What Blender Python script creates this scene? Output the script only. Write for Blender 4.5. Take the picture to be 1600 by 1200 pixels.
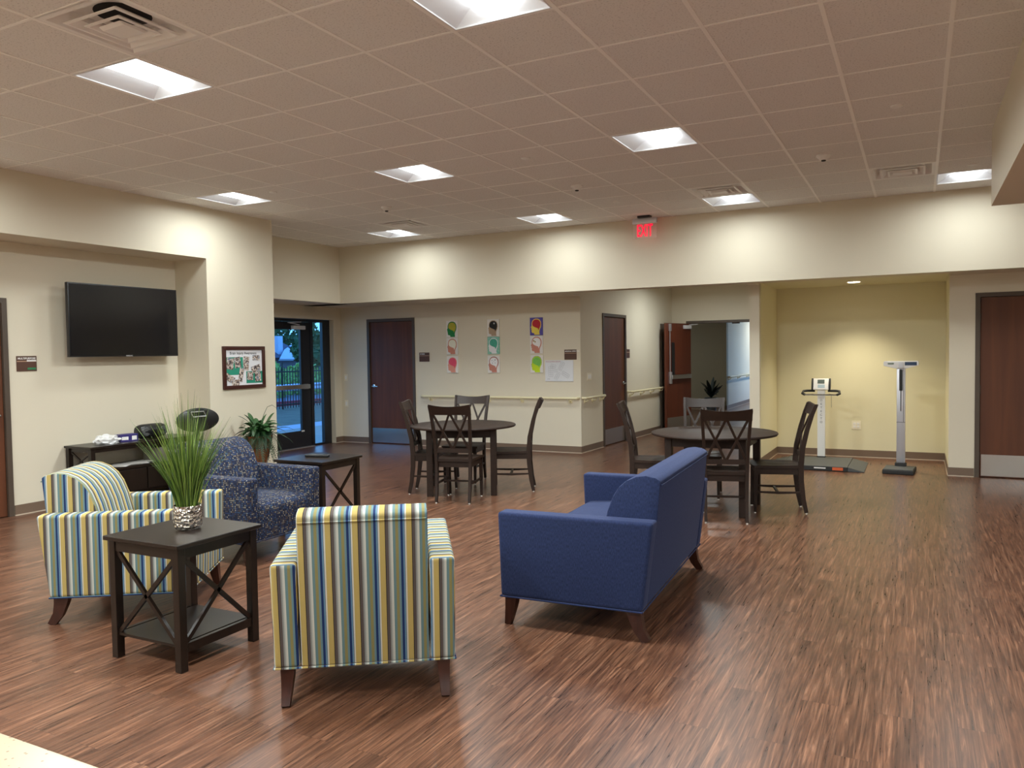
import bpy, bmesh, math, random
from mathutils import Vector, Matrix
R = math.radians
for o in list(bpy.data.objects): bpy.data.objects.remove(o)
S = bpy.context.scene; C = S.collection

# ---------------------------------------------------------------- camera
cd = bpy.data.cameras.new('camera'); cam = bpy.data.objects.new('camera', cd); C.objects.link(cam)
cd.sensor_width = 36; cd.sensor_fit = 'HORIZONTAL'; cd.lens = 1232.6 / 1600 * 36
cd.clip_start = .05; cd.clip_end = 300
cam.matrix_world = Matrix(((.8889755, -.0049346, .4579282, 0), (.4577267, .0411272, -.8881412, 0), (-.0144507, .9991417, .0388198, 1.563), (0, 0, 0, 1)))
S.camera = cam
# ---------------------------------------------------------------- world, exposure
S.view_settings.view_transform = 'Standard'; S.view_settings.look = 'None'
S.view_settings.gamma = 1; S.view_settings.exposure = 0.48; S.view_settings.use_curve_mapping = False
W = bpy.data.worlds.new('dusk_sky'); S.world = W; W.use_nodes = True
n = W.node_tree.nodes; l = W.node_tree.links; n.clear()
tc = n.new('ShaderNodeTexCoord'); sx = n.new('ShaderNodeSeparateXYZ'); rp = n.new('ShaderNodeValToRGB'); bg = n.new('ShaderNodeBackground'); ow = n.new('ShaderNodeOutputWorld')
l.new(tc.outputs['Generated'], sx.inputs[0]); l.new(sx.outputs['Z'], rp.inputs[0]); l.new(rp.outputs[0], bg.inputs[0]); l.new(bg.outputs[0], ow.inputs[0])
rp.color_ramp.elements[0].color = (.15, .52, 1, 1); rp.color_ramp.elements[1].color = (.07, .27, .92, 1); rp.color_ramp.elements[1].position = .7
bg.inputs[1].default_value = 1.7
S.cycles.diffuse_bounces = 8
LAMP = 3.2           # radiance of the troffer lenses
LAMPW = 56.0         # watts of each troffer
LAMPC = (.93, 1, 1)

# ---------------------------------------------------------------- helpers
def nt(name):
    m = bpy.data.materials.new(name); m.use_nodes = True
    return m, m.node_tree.nodes, m.node_tree.links, m.node_tree.nodes['Principled BSDF']
def mat(name, col, rough=.6, metal=0, spec=.5, bump=0, bscale=200, var=0, vscale=8, coat=0):
    m, n, l, b = nt(name)
    b.inputs['Base Color'].default_value = (*col, 1); b.inputs['Roughness'].default_value = rough
    b.inputs['Metallic'].default_value = metal; b.inputs['Specular IOR Level'].default_value = spec
    b.inputs['Coat Weight'].default_value = coat
    tc = n.new('ShaderNodeTexCoord')
    if bump:
        t = n.new('ShaderNodeTexNoise'); t.inputs['Scale'].default_value = bscale; l.new(tc.outputs['Object'], t.inputs['Vector'])
        bp = n.new('ShaderNodeBump'); bp.inputs['Strength'].default_value = bump; bp.inputs['Distance'].default_value = .002
        l.new(t.outputs[0], bp.inputs['Height']); l.new(bp.outputs[0], b.inputs['Normal'])
    if var:
        t = n.new('ShaderNodeTexNoise'); t.inputs['Scale'].default_value = vscale; t.inputs['Detail'].default_value = 5; l.new(tc.outputs['Object'], t.inputs['Vector'])
        mx = n.new('ShaderNodeMix'); mx.data_type = 'RGBA'
        mx.inputs[6].default_value = (*[c * (1 - var) for c in col], 1); mx.inputs[7].default_value = (*[min(1, c * (1 + var)) for c in col], 1)
        l.new(t.outputs[0], mx.inputs[0]); l.new(mx.outputs[2], b.inputs['Base Color'])
    return m
def emis(name, col, s):
    m, n, l, b = nt(name); b.inputs['Base Color'].default_value = (.8, .8, .8, 1)
    b.inputs['Emission Color'].default_value = (*col, 1); b.inputs['Emission Strength'].default_value = s
    return m
def sr(r, g, b):  # sRGB 0..255 -> linear
    f = lambda c: ((c / 255 + .055) / 1.055) ** 2.4 if c > 10 else c / 255 / 12.92
    return (f(r), f(g), f(b))
def woodmat(name, c1, c2, rough=.35, sc=(1, 1, .08), scale=30, spec=.5):
    m, n, l, b = nt(name)
    tc = n.new('ShaderNodeTexCoord'); mp = n.new('ShaderNodeMapping'); mp.inputs['Scale'].default_value = sc
    t = n.new('ShaderNodeTexNoise'); t.inputs['Scale'].default_value = scale; t.inputs['Detail'].default_value = 6; t.inputs['Distortion'].default_value = 1.2
    r = n.new('ShaderNodeValToRGB'); r.color_ramp.elements[0].position = .3; r.color_ramp.elements[1].position = .7
    r.color_ramp.elements[0].color = (*c1, 1); r.color_ramp.elements[1].color = (*c2, 1)
    l.new(tc.outputs['Object'], mp.inputs[0]); l.new(mp.outputs[0], t.inputs[0]); l.new(t.outputs[0], r.inputs[0]); l.new(r.outputs[0], b.inputs['Base Color'])
    b.inputs['Roughness'].default_value = rough; b.inputs['Specular IOR Level'].default_value = spec
    return m
def mathn(n, l, op, a, b=None, c=None):
    k = n.new('ShaderNodeMath'); k.operation = op
    for i, v in enumerate((a, b, c)):
        if v is None: continue
        if isinstance(v, (int, float)): k.inputs[i].default_value = v
        else: l.new(v, k.inputs[i])
    return k.outputs[0]

class MB:
    """collects shapes into one mesh"""
    def __init__(s): s.bm = bmesh.new(); s.mi = 0
    def _fin(s, fs):
        for f in fs: f.material_index = s.mi
        return fs
    def poly(s, pts, faces):
        vs = [s.bm.verts.new(p) for p in pts]; fs = [s.bm.faces.new([vs[i] for i in f]) for f in faces]
        return s._fin(fs)
    def box(s, x0, x1, y0, y1, z0, z1, bev=0, seg=2, M=None):
        p = [(x, y, z) for x in (x0, x1) for y in (y0, y1) for z in (z0, z1)]
        if M: p = [M @ Vector(q) for q in p]
        fs = s.poly(p, [(0, 1, 3, 2), (4, 6, 7, 5), (0, 4, 5, 1), (2, 3, 7, 6), (0, 2, 6, 4), (1, 5, 7, 3)])
        if bev:
            es = list({e for f in fs for e in f.edges}); r = bmesh.ops.bevel(s.bm, geom=es, offset=bev, segments=seg, affect='EDGES', profile=.6)
            s._fin(r['faces'])
        return s
    def prism(s, pts, axis, a, b, bev=0, seg=2, M=None):
        """polygon pts extruded along axis (0,1,2) from a to b; pts are the two other coords in order"""
        def q(p, t):
            v = [0, 0, 0]; o = [i for i in range(3) if i != axis]; v[axis] = t; v[o[0]] = p[0]; v[o[1]] = p[1]
            return M @ Vector(v) if M else v
        n_ = len(pts); P = [q(p, a) for p in pts] + [q(p, b) for p in pts]
        F = [tuple(range(n_))[::-1], tuple(range(n_, 2 * n_))] + [(i, (i + 1) % n_, n_ + (i + 1) % n_, n_ + i) for i in range(n_)]
        fs = s.poly(P, F); bmesh.ops.recalc_face_normals(s.bm, faces=fs)
        if bev:
            es = list({e for f in fs for e in f.edges}); r = bmesh.ops.bevel(s.bm, geom=es, offset=bev, segments=seg, affect='EDGES', profile=.6); s._fin(r['faces'])
        return s
    def bar(s, a, b, w, h, up=(0, 0, 1), w2=None, h2=None, bev=0):
        a = Vector(a); b = Vector(b); d = (b - a).normalized(); u = Vector(up)
        if abs(d.dot(u)) > .98: u = Vector((0, 1, 0))
        r = d.cross(u).normalized(); u = r.cross(d).normalized(); w2 = w2 or w; h2 = h2 or h
        P = [a + r * (sx * w / 2) + u * (sy * h / 2) for sx, sy in ((-1, -1), (1, -1), (1, 1), (-1, 1))] + [b + r * (sx * w2 / 2) + u * (sy * h2 / 2) for sx, sy in ((-1, -1), (1, -1), (1, 1), (-1, 1))]
        fs = s.poly(P, [(3, 2, 1, 0), (4, 5, 6, 7), (0, 1, 5, 4), (1, 2, 6, 5), (2, 3, 7, 6), (3, 0, 4, 7)])
        if bev:
            es = list({e for f in fs for e in f.edges}); r = bmesh.ops.bevel(s.bm, geom=es, offset=bev, segments=1, affect='EDGES'); s._fin(r['faces'])
        return s
    def rectpath(s, pts, w, h, side=(1, 0, 0)):
        """sweep of a rectangle (w along side) with sizes per point"""
        sd = Vector(side); rings = []
        for i, p in enumerate(pts):
            p = Vector(p); a = Vector(pts[max(i - 1, 0)]); b = Vector(pts[min(i + 1, len(pts) - 1)]); d = (b - a).normalized()
            u = sd.cross(d).normalized(); ww = w[i] if isinstance(w, (list, tuple)) else w; hh = h[i] if isinstance(h, (list, tuple)) else h
            rings.append([s.bm.verts.new(p + sd * (x * ww / 2) + u * (y * hh / 2)) for x, y in ((-1, -1), (1, -1), (1, 1), (-1, 1))])
        fs = [s.bm.faces.new(rings[0][::-1]), s.bm.faces.new(rings[-1])]
        for A, B in zip(rings, rings[1:]):
            for i in range(4): fs.append(s.bm.faces.new((A[i], A[(i + 1) % 4], B[(i + 1) % 4], B[i])))
        bmesh.ops.recalc_face_normals(s.bm, faces=fs); s._fin(fs); return s
    def tube(s, pts, r, seg=10, cap=True):
        pts = [Vector(p) for p in pts]; rings = []; prev = None
        for i, p in enumerate(pts):
            d = (pts[min(i + 1, len(pts) - 1)] - pts[max(i - 1, 0)]).normalized()
            if prev is None:
                u = Vector((0, 0, 1)) if abs(d.z) < .9 else Vector((1, 0, 0)); u = (u - d * u.dot(d)).normalized()
            else: u = (prev - d * prev.dot(d)).normalized()
            prev = u; v = d.cross(u); rr = r[i] if isinstance(r, (list, tuple)) else r
            rings.append([s.bm.verts.new(p + (u * math.cos(t) + v * math.sin(t)) * rr) for t in [2 * math.pi * k / seg for k in range(seg)]])
        fs = []
        for A, B in zip(rings, rings[1:]):
            for i in range(seg): fs.append(s.bm.faces.new((A[i], A[(i + 1) % seg], B[(i + 1) % seg], B[i])))
        if cap: fs += [s.bm.faces.new(rings[0][::-1]), s.bm.faces.new(rings[-1])]
        s._fin(fs); return s
    def lathe(s, prof, seg=32, c=(0, 0, 0), ax='z', caps=True, sx=1, sy=1):
        rings = []
        def P(r, z, t):
            x, y = r * math.cos(t) * sx, r * math.sin(t) * sy
            v = (x, y, z) if ax == 'z' else (x, z, y) if ax == 'y' else (z, x, y)
            return (v[0] + c[0], v[1] + c[1], v[2] + c[2])
        for r, z in prof: rings.append([s.bm.verts.new(P(max(r, 1e-4), z, 2 * math.pi * k / seg)) for k in range(seg)])
        fs = []
        for A, B in zip(rings, rings[1:]):
            for i in range(seg): fs.append(s.bm.faces.new((A[i], A[(i + 1) % seg], B[(i + 1) % seg], B[i])))
        if caps: fs += [s.bm.faces.new(rings[0][::-1]), s.bm.faces.new(rings[-1])]
        bmesh.ops.recalc_face_normals(s.bm, faces=fs); s._fin(fs); return s
    def rotz(s, ang, c=(0, 0, 0)):
        bmesh.ops.rotate(s.bm, verts=s.bm.verts, cent=c, matrix=Matrix.Rotation(ang, 3, 'Z')); return s
    def uv(s, top='x'):
        L = s.bm.loops.layers.uv.new('UVMap')
        for f in s.bm.faces:
            nx, ny, nz = map(abs, f.normal)
            for lp in f.loops:
                c = lp.vert.co
                if nx > ny * 1.01 and nx > nz * (1.6 if top == 'y' else 1): q = (c.y, c.z)
                elif nz > ny or (top == 'y' and nx > ny): q = (c.x, c.y) if top == 'x' else (c.y, c.x)
                else: q = (c.x, c.z)
                lp[L].uv = q
        return s
    def build(s, name, m, parent=None, smooth=35, kind=None, label=None, loc=None):
        me = bpy.data.meshes.new(name); s.bm.to_mesh(me); s.bm.free()
        for mm in (m if isinstance(m, (list, tuple)) else [m]): me.materials.append(mm)
        if smooth:
            me.shade_smooth()
            me.set_sharp_from_angle(angle=R(smooth))
        o = bpy.data.objects.new(name, me); C.objects.link(o)
        if parent: o.parent = parent
        if kind: o['kind'] = kind
        if label: o['label'] = label
        if loc: o.location = loc
        return o
def thing(name, label, cat, loc=(0, 0, 0), rz=0, group=None):
    o = bpy.data.objects.new(name, None); C.objects.link(o); o.location = loc; o.rotation_euler = (0, 0, rz); o.empty_display_size = .1
    o['label'] = label; o['category'] = cat
    if group: o['group'] = group
    return o
def tag(o, label, cat, group=None):
    o['label'] = label; o['category'] = cat
    if group: o['group'] = group
    return o
def struct(o): o['kind'] = 'structure'; return o
def dup(root, loc, rz, label, watts=None):
    def cp(o, par):
        c = o.copy(); C.objects.link(c); c.parent = par
        if watts and o.type == 'LIGHT': c.data = o.data.copy(); c.data.energy = watts
        for ch in list(o.children):
            cp(ch, c)
        return c
    r = cp(root, None); r.location = loc; r.rotation_euler = (0, 0, rz); r['label'] = label
    return r
def text(name, s, size, m, parent, loc, rot, ext=.0006, bold=0, align='CENTER', sp=1.0):
    cu = bpy.data.curves.new(name, 'FONT'); cu.body = s; cu.size = size; cu.extrude = ext; cu.align_x = align; cu.align_y = 'CENTER'; cu.offset = bold; cu.space_line = sp
    t = bpy.data.objects.new('tmp', cu); C.objects.link(t); dg = bpy.context.evaluated_depsgraph_get()
    me = bpy.data.meshes.new_from_object(t.evaluated_get(dg)); bpy.data.objects.remove(t); bpy.data.curves.remove(cu)
    me.name = name; me.materials.clear(); me.materials.append(m); o = bpy.data.objects.new(name, me); C.objects.link(o)
    if parent: o.parent = parent
    o.location = loc; o.rotation_euler = rot
    return o


# ---------------------------------------------------------------- materials
M_wall = mat('cream_wall_paint', sr(220, 211, 190), .65, bump=.15, bscale=350)
M_yel = mat('pale_yellow_wall_paint', sr(224, 217, 184), .65, bump=.15, bscale=350)
M_olive = mat('olive_wall_paint', sr(150, 142, 118), .65, bump=.15, bscale=350)
M_base = mat('brown_rubber_base', sr(118, 98, 82), .45); M_toe = mat('base_toe_line', sr(200, 185, 165), .5)  # base and the pale strip along its foot
M_frame = mat('taupe_metal_frame', sr(82, 70, 60), .4, bump=.1)
M_door = woodmat('red_brown_door_veneer', sr(82, 43, 22), sr(100, 55, 29), .5, (1, 1, .05), 9)
M_door2 = woodmat('cherry_door_veneer', sr(88, 38, 20), sr(104, 50, 27), .45, (1, 1, .05), 9)
M_steel = mat('brushed_stainless', (.55, .54, .52), .32, 1); M_chrome = mat('polished_chrome', (.75, .75, .75), .12, 1)
M_black = mat('black_plastic', (.012, .012, .013), .35); M_rub = mat('black_rubber', (.02, .02, .02), .7)
M_blkal = mat('black_anodised_aluminium', (.012, .013, .018), .3, 0)
M_white = mat('white_plastic', (.86, .85, .82), .4); M_ivory = mat('ivory_plastic', sr(236, 228, 205), .45)
M_rail = mat('cream_handrail_vinyl', sr(228, 218, 180), .4)
M_esp = woodmat('espresso_wood', sr(25, 17, 12), sr(33, 23, 17), .32, (1, 1, .15), 20)
M_esp2 = woodmat('walnut_brown_wood', sr(36, 23, 16), sr(46, 30, 21), .5, (.3, 1, 1), 16, .35)
M_leg = woodmat('mahogany_leg_wood', sr(52, 26, 18), sr(68, 36, 26), .35, (1, 1, .1), 25)
M_tile = mat('ceiling_tile', (.60, .57, .54), .9)
m, n, l, b = nt('acoustic_ceiling_tile'); M_tile = m
tc = n.new('ShaderNodeTexCoord'); t = n.new('ShaderNodeTexNoise'); t.inputs['Scale'].default_value = 90; t.inputs['Detail'].default_value = 3; l.new(tc.outputs['Object'], t.inputs[0])
r_ = n.new('ShaderNodeValToRGB'); r_.color_ramp.elements[0].position = .33; r_.color_ramp.elements[1].position = .43
r_.color_ramp.elements[0].color = (.60, .58, .56, 1); r_.color_ramp.elements[1].color = (.82, .80, .775, 1)
l.new(t.outputs[0], r_.inputs[0]); l.new(r_.outputs[0], b.inputs['Base Color']); b.inputs['Roughness'].default_value = .9
M_tbar = mat('white_grid_steel', (.97, .95, .92), .5)
M_lens = emis('troffer_lens_light', LAMPC, LAMP)
M_refl = mat('white_reflector_enamel', (.80, .80, .82), .5)
M_vent = mat('white_vent_enamel', (.88, .86, .84), .45); M_duct_shade = mat('duct_shade_black', (.01, .01, .01), .8)
M_canvas = mat('white_canvas', sr(232, 228, 222), .8, bump=.2)
M_silver = mat('silver_aluminium', (.60, .60, .64), .38, .85); M_lgrey = mat('light_grey_plastic', (.66, .66, .68), .4)
M_dgrey = mat('dark_grey_mat', sr(78, 80, 80), .6, bump=.3)
M_screen = mat('dark_glass_screen', (.006, .006, .008), .16, spec=.5)
M_quartz = mat('cream_quartz', sr(226, 206, 170), .3)

# vinyl plank floor: planks run along Y
m, n, l, b = nt('vinyl_plank_floor'); M_floor = m
tc = n.new('ShaderNodeTexCoord'); sp = n.new('ShaderNodeSeparateXYZ'); l.new(tc.outputs['Object'], sp.inputs[0])
cb = n.new('ShaderNodeCombineXYZ'); l.new(sp.outputs['Y'], cb.inputs[0]); l.new(sp.outputs['X'], cb.inputs[1])
br = n.new('ShaderNodeTexBrick'); l.new(cb.outputs[0], br.inputs['Vector']); br.inputs['Scale'].default_value = 1
br.inputs['Brick Width'].default_value = 1.22; br.inputs['Row Height'].default_value = .152; br.inputs['Mortar Size'].default_value = .0008
br.inputs['Color1'].default_value = (0, 0, 0, 1); br.inputs['Color2'].default_value = (1, 1, 1, 1); br.inputs['Mortar'].default_value = (.5, .5, .5, 1); br.offset = .37
rnd = n.new('ShaderNodeSeparateColor'); l.new(br.outputs['Color'], rnd.inputs[0]); rv = rnd.outputs[0]
off = mathn(n, l, 'MULTIPLY', rv, 37.0)
gx = mathn(n, l, 'MULTIPLY', sp.outputs['X'], 24.0); gy = mathn(n, l, 'ADD', mathn(n, l, 'MULTIPLY', sp.outputs['Y'], .85), off)
g = n.new('ShaderNodeCombineXYZ'); l.new(gx, g.inputs[0]); l.new(gy, g.inputs[1]); l.new(off, g.inputs[2])
n1 = n.new('ShaderNodeTexNoise'); n1.inputs['Scale'].default_value = 2.2; n1.inputs['Detail'].default_value = 7; n1.inputs['Roughness'].default_value = .62; n1.inputs['Distortion'].default_value = 1.6; l.new(g.outputs[0], n1.inputs[0])
gx2 = mathn(n, l, 'MULTIPLY', sp.outputs['X'], 5.0); g2 = n.new('ShaderNodeCombineXYZ'); l.new(gx2, g2.inputs[0]); l.new(gy, g2.inputs[1]); l.new(off, g2.inputs[2])
n2 = n.new('ShaderNodeTexNoise'); n2.inputs['Scale'].default_value = 1.6; n2.inputs['Detail'].default_value = 3; n2.inputs['Distortion'].default_value = 2.5; l.new(g2.outputs[0], n2.inputs[0])
r1 = n.new('ShaderNodeValToRGB'); e = r1.color_ramp.elements; e[0].position = .32; e[0].color = (*sr(68, 45, 34), 1); e[1].position = .70; e[1].color = (*sr(156, 115, 90), 1)
k = e.new(.46); k.color = (*sr(96, 65, 49), 1); k = e.new(.57); k.color = (*sr(120, 84, 64), 1); l.new(n1.outputs[0], r1.inputs[0])
r2 = n.new('ShaderNodeValToRGB'); e = r2.color_ramp.elements; e[0].position = .35; e[0].color = (.80, .80, .80, 1); e[1].position = .68; e[1].color = (1.12, 1.06, 1.0, 1); l.new(n2.outputs[0], r2.inputs[0])
mx = n.new('ShaderNodeMix'); mx.data_type = 'RGBA'; mx.blend_type = 'MULTIPLY'; mx.inputs[0].default_value = 1; l.new(r1.outputs[0], mx.inputs[6]); l.new(r2.outputs[0], mx.inputs[7])
tv = mathn(n, l, 'ADD', mathn(n, l, 'MULTIPLY', rv, .12), .94); hs = n.new('ShaderNodeHueSaturation'); l.new(tv, hs.inputs['Value']); l.new(mx.outputs[2], hs.inputs['Color'])
mo = n.new('ShaderNodeMix'); mo.data_type = 'RGBA'; l.new(br.outputs['Fac'], mo.inputs[0]); l.new(hs.outputs[0], mo.inputs[6]); mo.inputs[7].default_value = (*sr(72, 48, 38), 1); l.new(mo.outputs[2], b.inputs['Base Color'])
rr = n.new('ShaderNodeMapRange'); rr.inputs[3].default_value = .22; rr.inputs[4].default_value = .38; l.new(n1.outputs[0], rr.inputs[0]); l.new(rr.outputs[0], b.inputs['Roughness'])
bp = n.new('ShaderNodeBump'); bp.inputs['Strength'].default_value = .35; bp.inputs['Distance'].default_value = .0012; l.new(n1.outputs[0], bp.inputs['Height']); l.new(bp.outputs[0], b.inputs['Normal'])
b.inputs['Specular IOR Level'].default_value = .5

# striped upholstery: stripes across uv.x
m, n, l, b = nt('striped_upholstery'); M_stripe = m
uvn = n.new('ShaderNodeUVMap'); sp = n.new('ShaderNodeSeparateXYZ'); l.new(uvn.outputs[0], sp.inputs[0])
fr = mathn(n, l, 'FRACT', mathn(n, l, 'MULTIPLY', mathn(n, l, 'ADD', sp.outputs[0], 5.0), 1 / .118))
rp = n.new('ShaderNodeValToRGB'); rp.color_ramp.interpolation = 'CONSTANT'
ST = [(0, (178, 157, 94)), (.2, (27, 23, 23)), (.225, (86, 77, 74)), (.33, (135, 137, 133)), (.39, (176, 178, 169)), (.44, (193, 193, 182)), (.49, (101, 128, 131)), (.59, (135, 128, 83)), (.70, (101, 130, 137)), (.78, (29, 49, 94)), (.87, (99, 131, 155)), (.93, (31, 36, 54)), (.945, (194, 194, 185))]
e = rp.color_ramp.elements; e[0].position = 0; e[0].color = (*sr(*ST[0][1]), 1); e[1].position = ST[1][0]; e[1].color = (*sr(*ST[1][1]), 1)
for p_, c_ in ST[2:]: k = e.new(p_); k.color = (*sr(*c_), 1)
l.new(fr, rp.inputs[0]); l.new(rp.outputs[0], b.inputs['Base Color']); b.inputs['Roughness'].default_value = .85; b.inputs['Specular IOR Level'].default_value = .25
t = n.new('ShaderNodeTexNoise'); t.inputs['Scale'].default_value = 600; l.new(uvn.outputs[0], t.inputs[0]); bp = n.new('ShaderNodeBump'); bp.inputs['Strength'].default_value = .3; bp.inputs['Distance'].default_value = .001; l.new(t.outputs[0], bp.inputs['Height']); l.new(bp.outputs[0], b.inputs['Normal'])

# small woven squares on navy
m, n, l, b = nt('navy_mosaic_upholstery'); M_dots = m
uvn = n.new('ShaderNodeUVMap'); vm = n.new('ShaderNodeVectorMath'); vm.operation = 'SCALE'; vm.inputs['Scale'].default_value = 70; l.new(uvn.outputs[0], vm.inputs[0])
fl = n.new('ShaderNodeVectorMath'); fl.operation = 'FLOOR'; l.new(vm.outputs[0], fl.inputs[0]); wn = n.new('ShaderNodeTexWhiteNoise'); wn.noise_dimensions = '2D'; l.new(fl.outputs[0], wn.inputs[0])
rp = n.new('ShaderNodeValToRGB'); rp.color_ramp.interpolation = 'CONSTANT'; e = rp.color_ramp.elements
DT = [(0, (29, 36, 59)), (.2, (47, 63, 101)), (.38, (124, 117, 106)), (.54, (70, 65, 68)), (.66, (63, 86, 113)), (.78, (144, 137, 121)), (.85, (88, 74, 63)), (.92, (36, 45, 72))]
e[0].color = (*sr(*DT[0][1]), 1); e[1].position = DT[1][0]; e[1].color = (*sr(*DT[1][1]), 1)
for p_, c_ in DT[2:]: k = e.new(p_); k.color = (*sr(*c_), 1)
l.new(wn.outputs[0], rp.inputs[0])
fv = n.new('ShaderNodeVectorMath'); fv.operation = 'FRACTION'; l.new(vm.outputs[0], fv.inputs[0]); s2 = n.new('ShaderNodeSeparateXYZ'); l.new(fv.outputs[0], s2.inputs[0])
ma = mathn(n, l, 'MAXIMUM', mathn(n, l, 'ABSOLUTE', mathn(n, l, 'SUBTRACT', s2.outputs[0], .5)), mathn(n, l, 'ABSOLUTE', mathn(n, l, 'SUBTRACT', s2.outputs[1], .5)))
mk = mathn(n, l, 'GREATER_THAN', ma, .33); mx = n.new('ShaderNodeMix'); mx.data_type = 'RGBA'; l.new(mk, mx.inputs[0]); l.new(rp.outputs[0], mx.inputs[6]); mx.inputs[7].default_value = (*sr(30, 35, 54), 1)
l.new(mx.outputs[2], b.inputs['Base Color']); b.inputs['Roughness'].default_value = .85; b.inputs['Specular IOR Level'].default_value = .25

# blue sofa cloth
m, n, l, b = nt('blue_denim_upholstery'); M_sofa = m
uvn = n.new('ShaderNodeUVMap'); mp = n.new('ShaderNodeMapping'); mp.inputs['Scale'].default_value = (260, 60, 1); l.new(uvn.outputs[0], mp.inputs[0])
t = n.new('ShaderNodeTexNoise'); t.inputs['Scale'].default_value = 1; t.inputs['Detail'].default_value = 4; l.new(mp.outputs[0], t.inputs[0])
rp = n.new('ShaderNodeValToRGB'); rp.color_ramp.elements[0].position = .3; rp.color_ramp.elements[1].position = .72; rp.color_ramp.elements[0].color = (*sr(27, 35, 64), 1); rp.color_ramp.elements[1].color = (*sr(45, 57, 94), 1)
l.new(t.outputs[0], rp.inputs[0]); l.new(rp.outputs[0], b.inputs['Base Color']); b.inputs['Roughness'].default_value = .9; b.inputs['Specular IOR Level'].default_value = .2
b.inputs['Sheen Weight'].default_value = .15; b.inputs['Sheen Roughness'].default_value = .5; b.inputs['Sheen Tint'].default_value = (.5, .6, 1, 1)
bp = n.new('ShaderNodeBump'); bp.inputs['Strength'].default_value = .25; bp.inputs['Distance'].default_value = .001; l.new(t.outputs[0], bp.inputs['Height']); l.new(bp.outputs[0], b.inputs['Normal'])

# clear glass: see-through plus a fresnel reflection
m, n, l, b = nt('window_glass'); M_glass = m; n.remove(b)
tr = n.new('ShaderNodeBsdfTransparent'); gl = n.new('ShaderNodeBsdfGlossy'); gl.inputs['Roughness'].default_value = .02; lw_ = n.new('ShaderNodeLayerWeight'); lw_.inputs[0].default_value = .5; pw_ = mathn(n, l, 'POWER', lw_.outputs['Facing'], 5.0); fz = n.new('ShaderNodeMath'); fz.operation = 'MULTIPLY_ADD'; l.new(pw_, fz.inputs[0]); fz.inputs[1].default_value = .9; fz.inputs[2].default_value = .05
ms = n.new('ShaderNodeMixShader'); l.new(fz.outputs[0], ms.inputs[0]); l.new(tr.outputs[0], ms.inputs[1]); l.new(gl.outputs[0], ms.inputs[2]); l.new(ms.outputs[0], n['Material Output'].inputs[0])

# ================================================================ ROOM
CZ = 3.345; SZ = 2.425; G = .6096; OX, OY = -1.067, 4.414
XP, XR, XE, YS, YB = -7.54, -8.08, -9.3, 10.33, 11.3
struct(MB().box(-12, 8, -4.2, 34, -.1, 0).build('floor', M_floor, smooth=0))
lights = [(-6, -2), (-2, -2), (-6, 3), (-2, 3), (-10, 3), (-6, 8), (-2, 8), (-10, 8), (2, 8), (-10, -2), (-6, -7), (-2, -7), (-10, -7), (-6, -12), (-2, -12)]
vents = [(-5, -3), (-9, 7), (-2, 7), (1, 7)]
holes = set(lights + vents)
cb_ = MB()
for i in range(-13, 14):
    for j in range(-15, 10):
        x0, y0 = OX + i * G, OY + j * G; x1, y1 = x0 + G, y0 + G
        if x0 > 8 or x1 < -8.6: continue
        if (i, j) not in holes:
            cb_.mi = 0; cb_.poly([(x0, y0, CZ), (x0, y1, CZ), (x1, y1, CZ), (x1, y0, CZ)], [(0, 1, 2, 3)])
        b_ = .012; cb_.mi = 1
        if i > -13: cb_.box(x0 - b_, x0 + b_, y0, y1, CZ - .004, CZ + .02)
        cb_.box(x0 + b_, x1 - b_, y0 - .008, y0 + .008, CZ - .003, CZ + .02)
cb_.mi = 0; cb_.box(-8.8, 8, -4.3, 10.6, CZ + .3, CZ + .35)
struct(cb_.build('ceiling', [M_tile, M_tbar], smooth=0))
def wall(name, boxes, m=None): 
    w = MB()
    for q in boxes: w.box(*q)
    return struct(w.build(name, m or M_wall, smooth=0))
# left side: recess with the television, header over it, pier, door nook
wall('wall_left', [(-8.3, XR, -4.2, 3.71, 0, 2.75), (-8.3, XR, 4.70, 6.74, 0, 2.75), (-8.3, XR, 3.71, 4.70, 2.185, 2.75)])
wall('wall_left_header', [(-8.6, XP, -4.2, 6.73, 2.745, CZ + .02)])
wall('wall_left_pier', [(-9.62, XP, 6.73, 7.82, 0, CZ + .02)])
wall('wall_entry', [(-9.62, -8.5, 7.82, YS + .3, SZ, CZ + .02), (-9.52, XE, 7.82, 9.0, 0, SZ), (-9.52, XE, 11.105, YB + .1, 0, SZ), (-9.52, XE, 9.0, 11.105, 2.205, SZ)])
wall('wall_back', [(-9.6, -8.705, YB, YB + .14, 0, SZ), (-8.705, -7.69, YB, YB + .14, 2.2, SZ), (-7.69, -4.63, YB, YB + .14, 0, SZ)])
wall('wall_back_header', [(-9.6, -4.63, YS, YB + .14, SZ, CZ + .02), (-4.63, 8, YS, YS + .27, SZ, CZ + .02), (-2.02, -1.9, YS + .27, 10.9, SZ, CZ), (.33, 8, YS + .27, 11.1, SZ, 2.9)])
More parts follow.
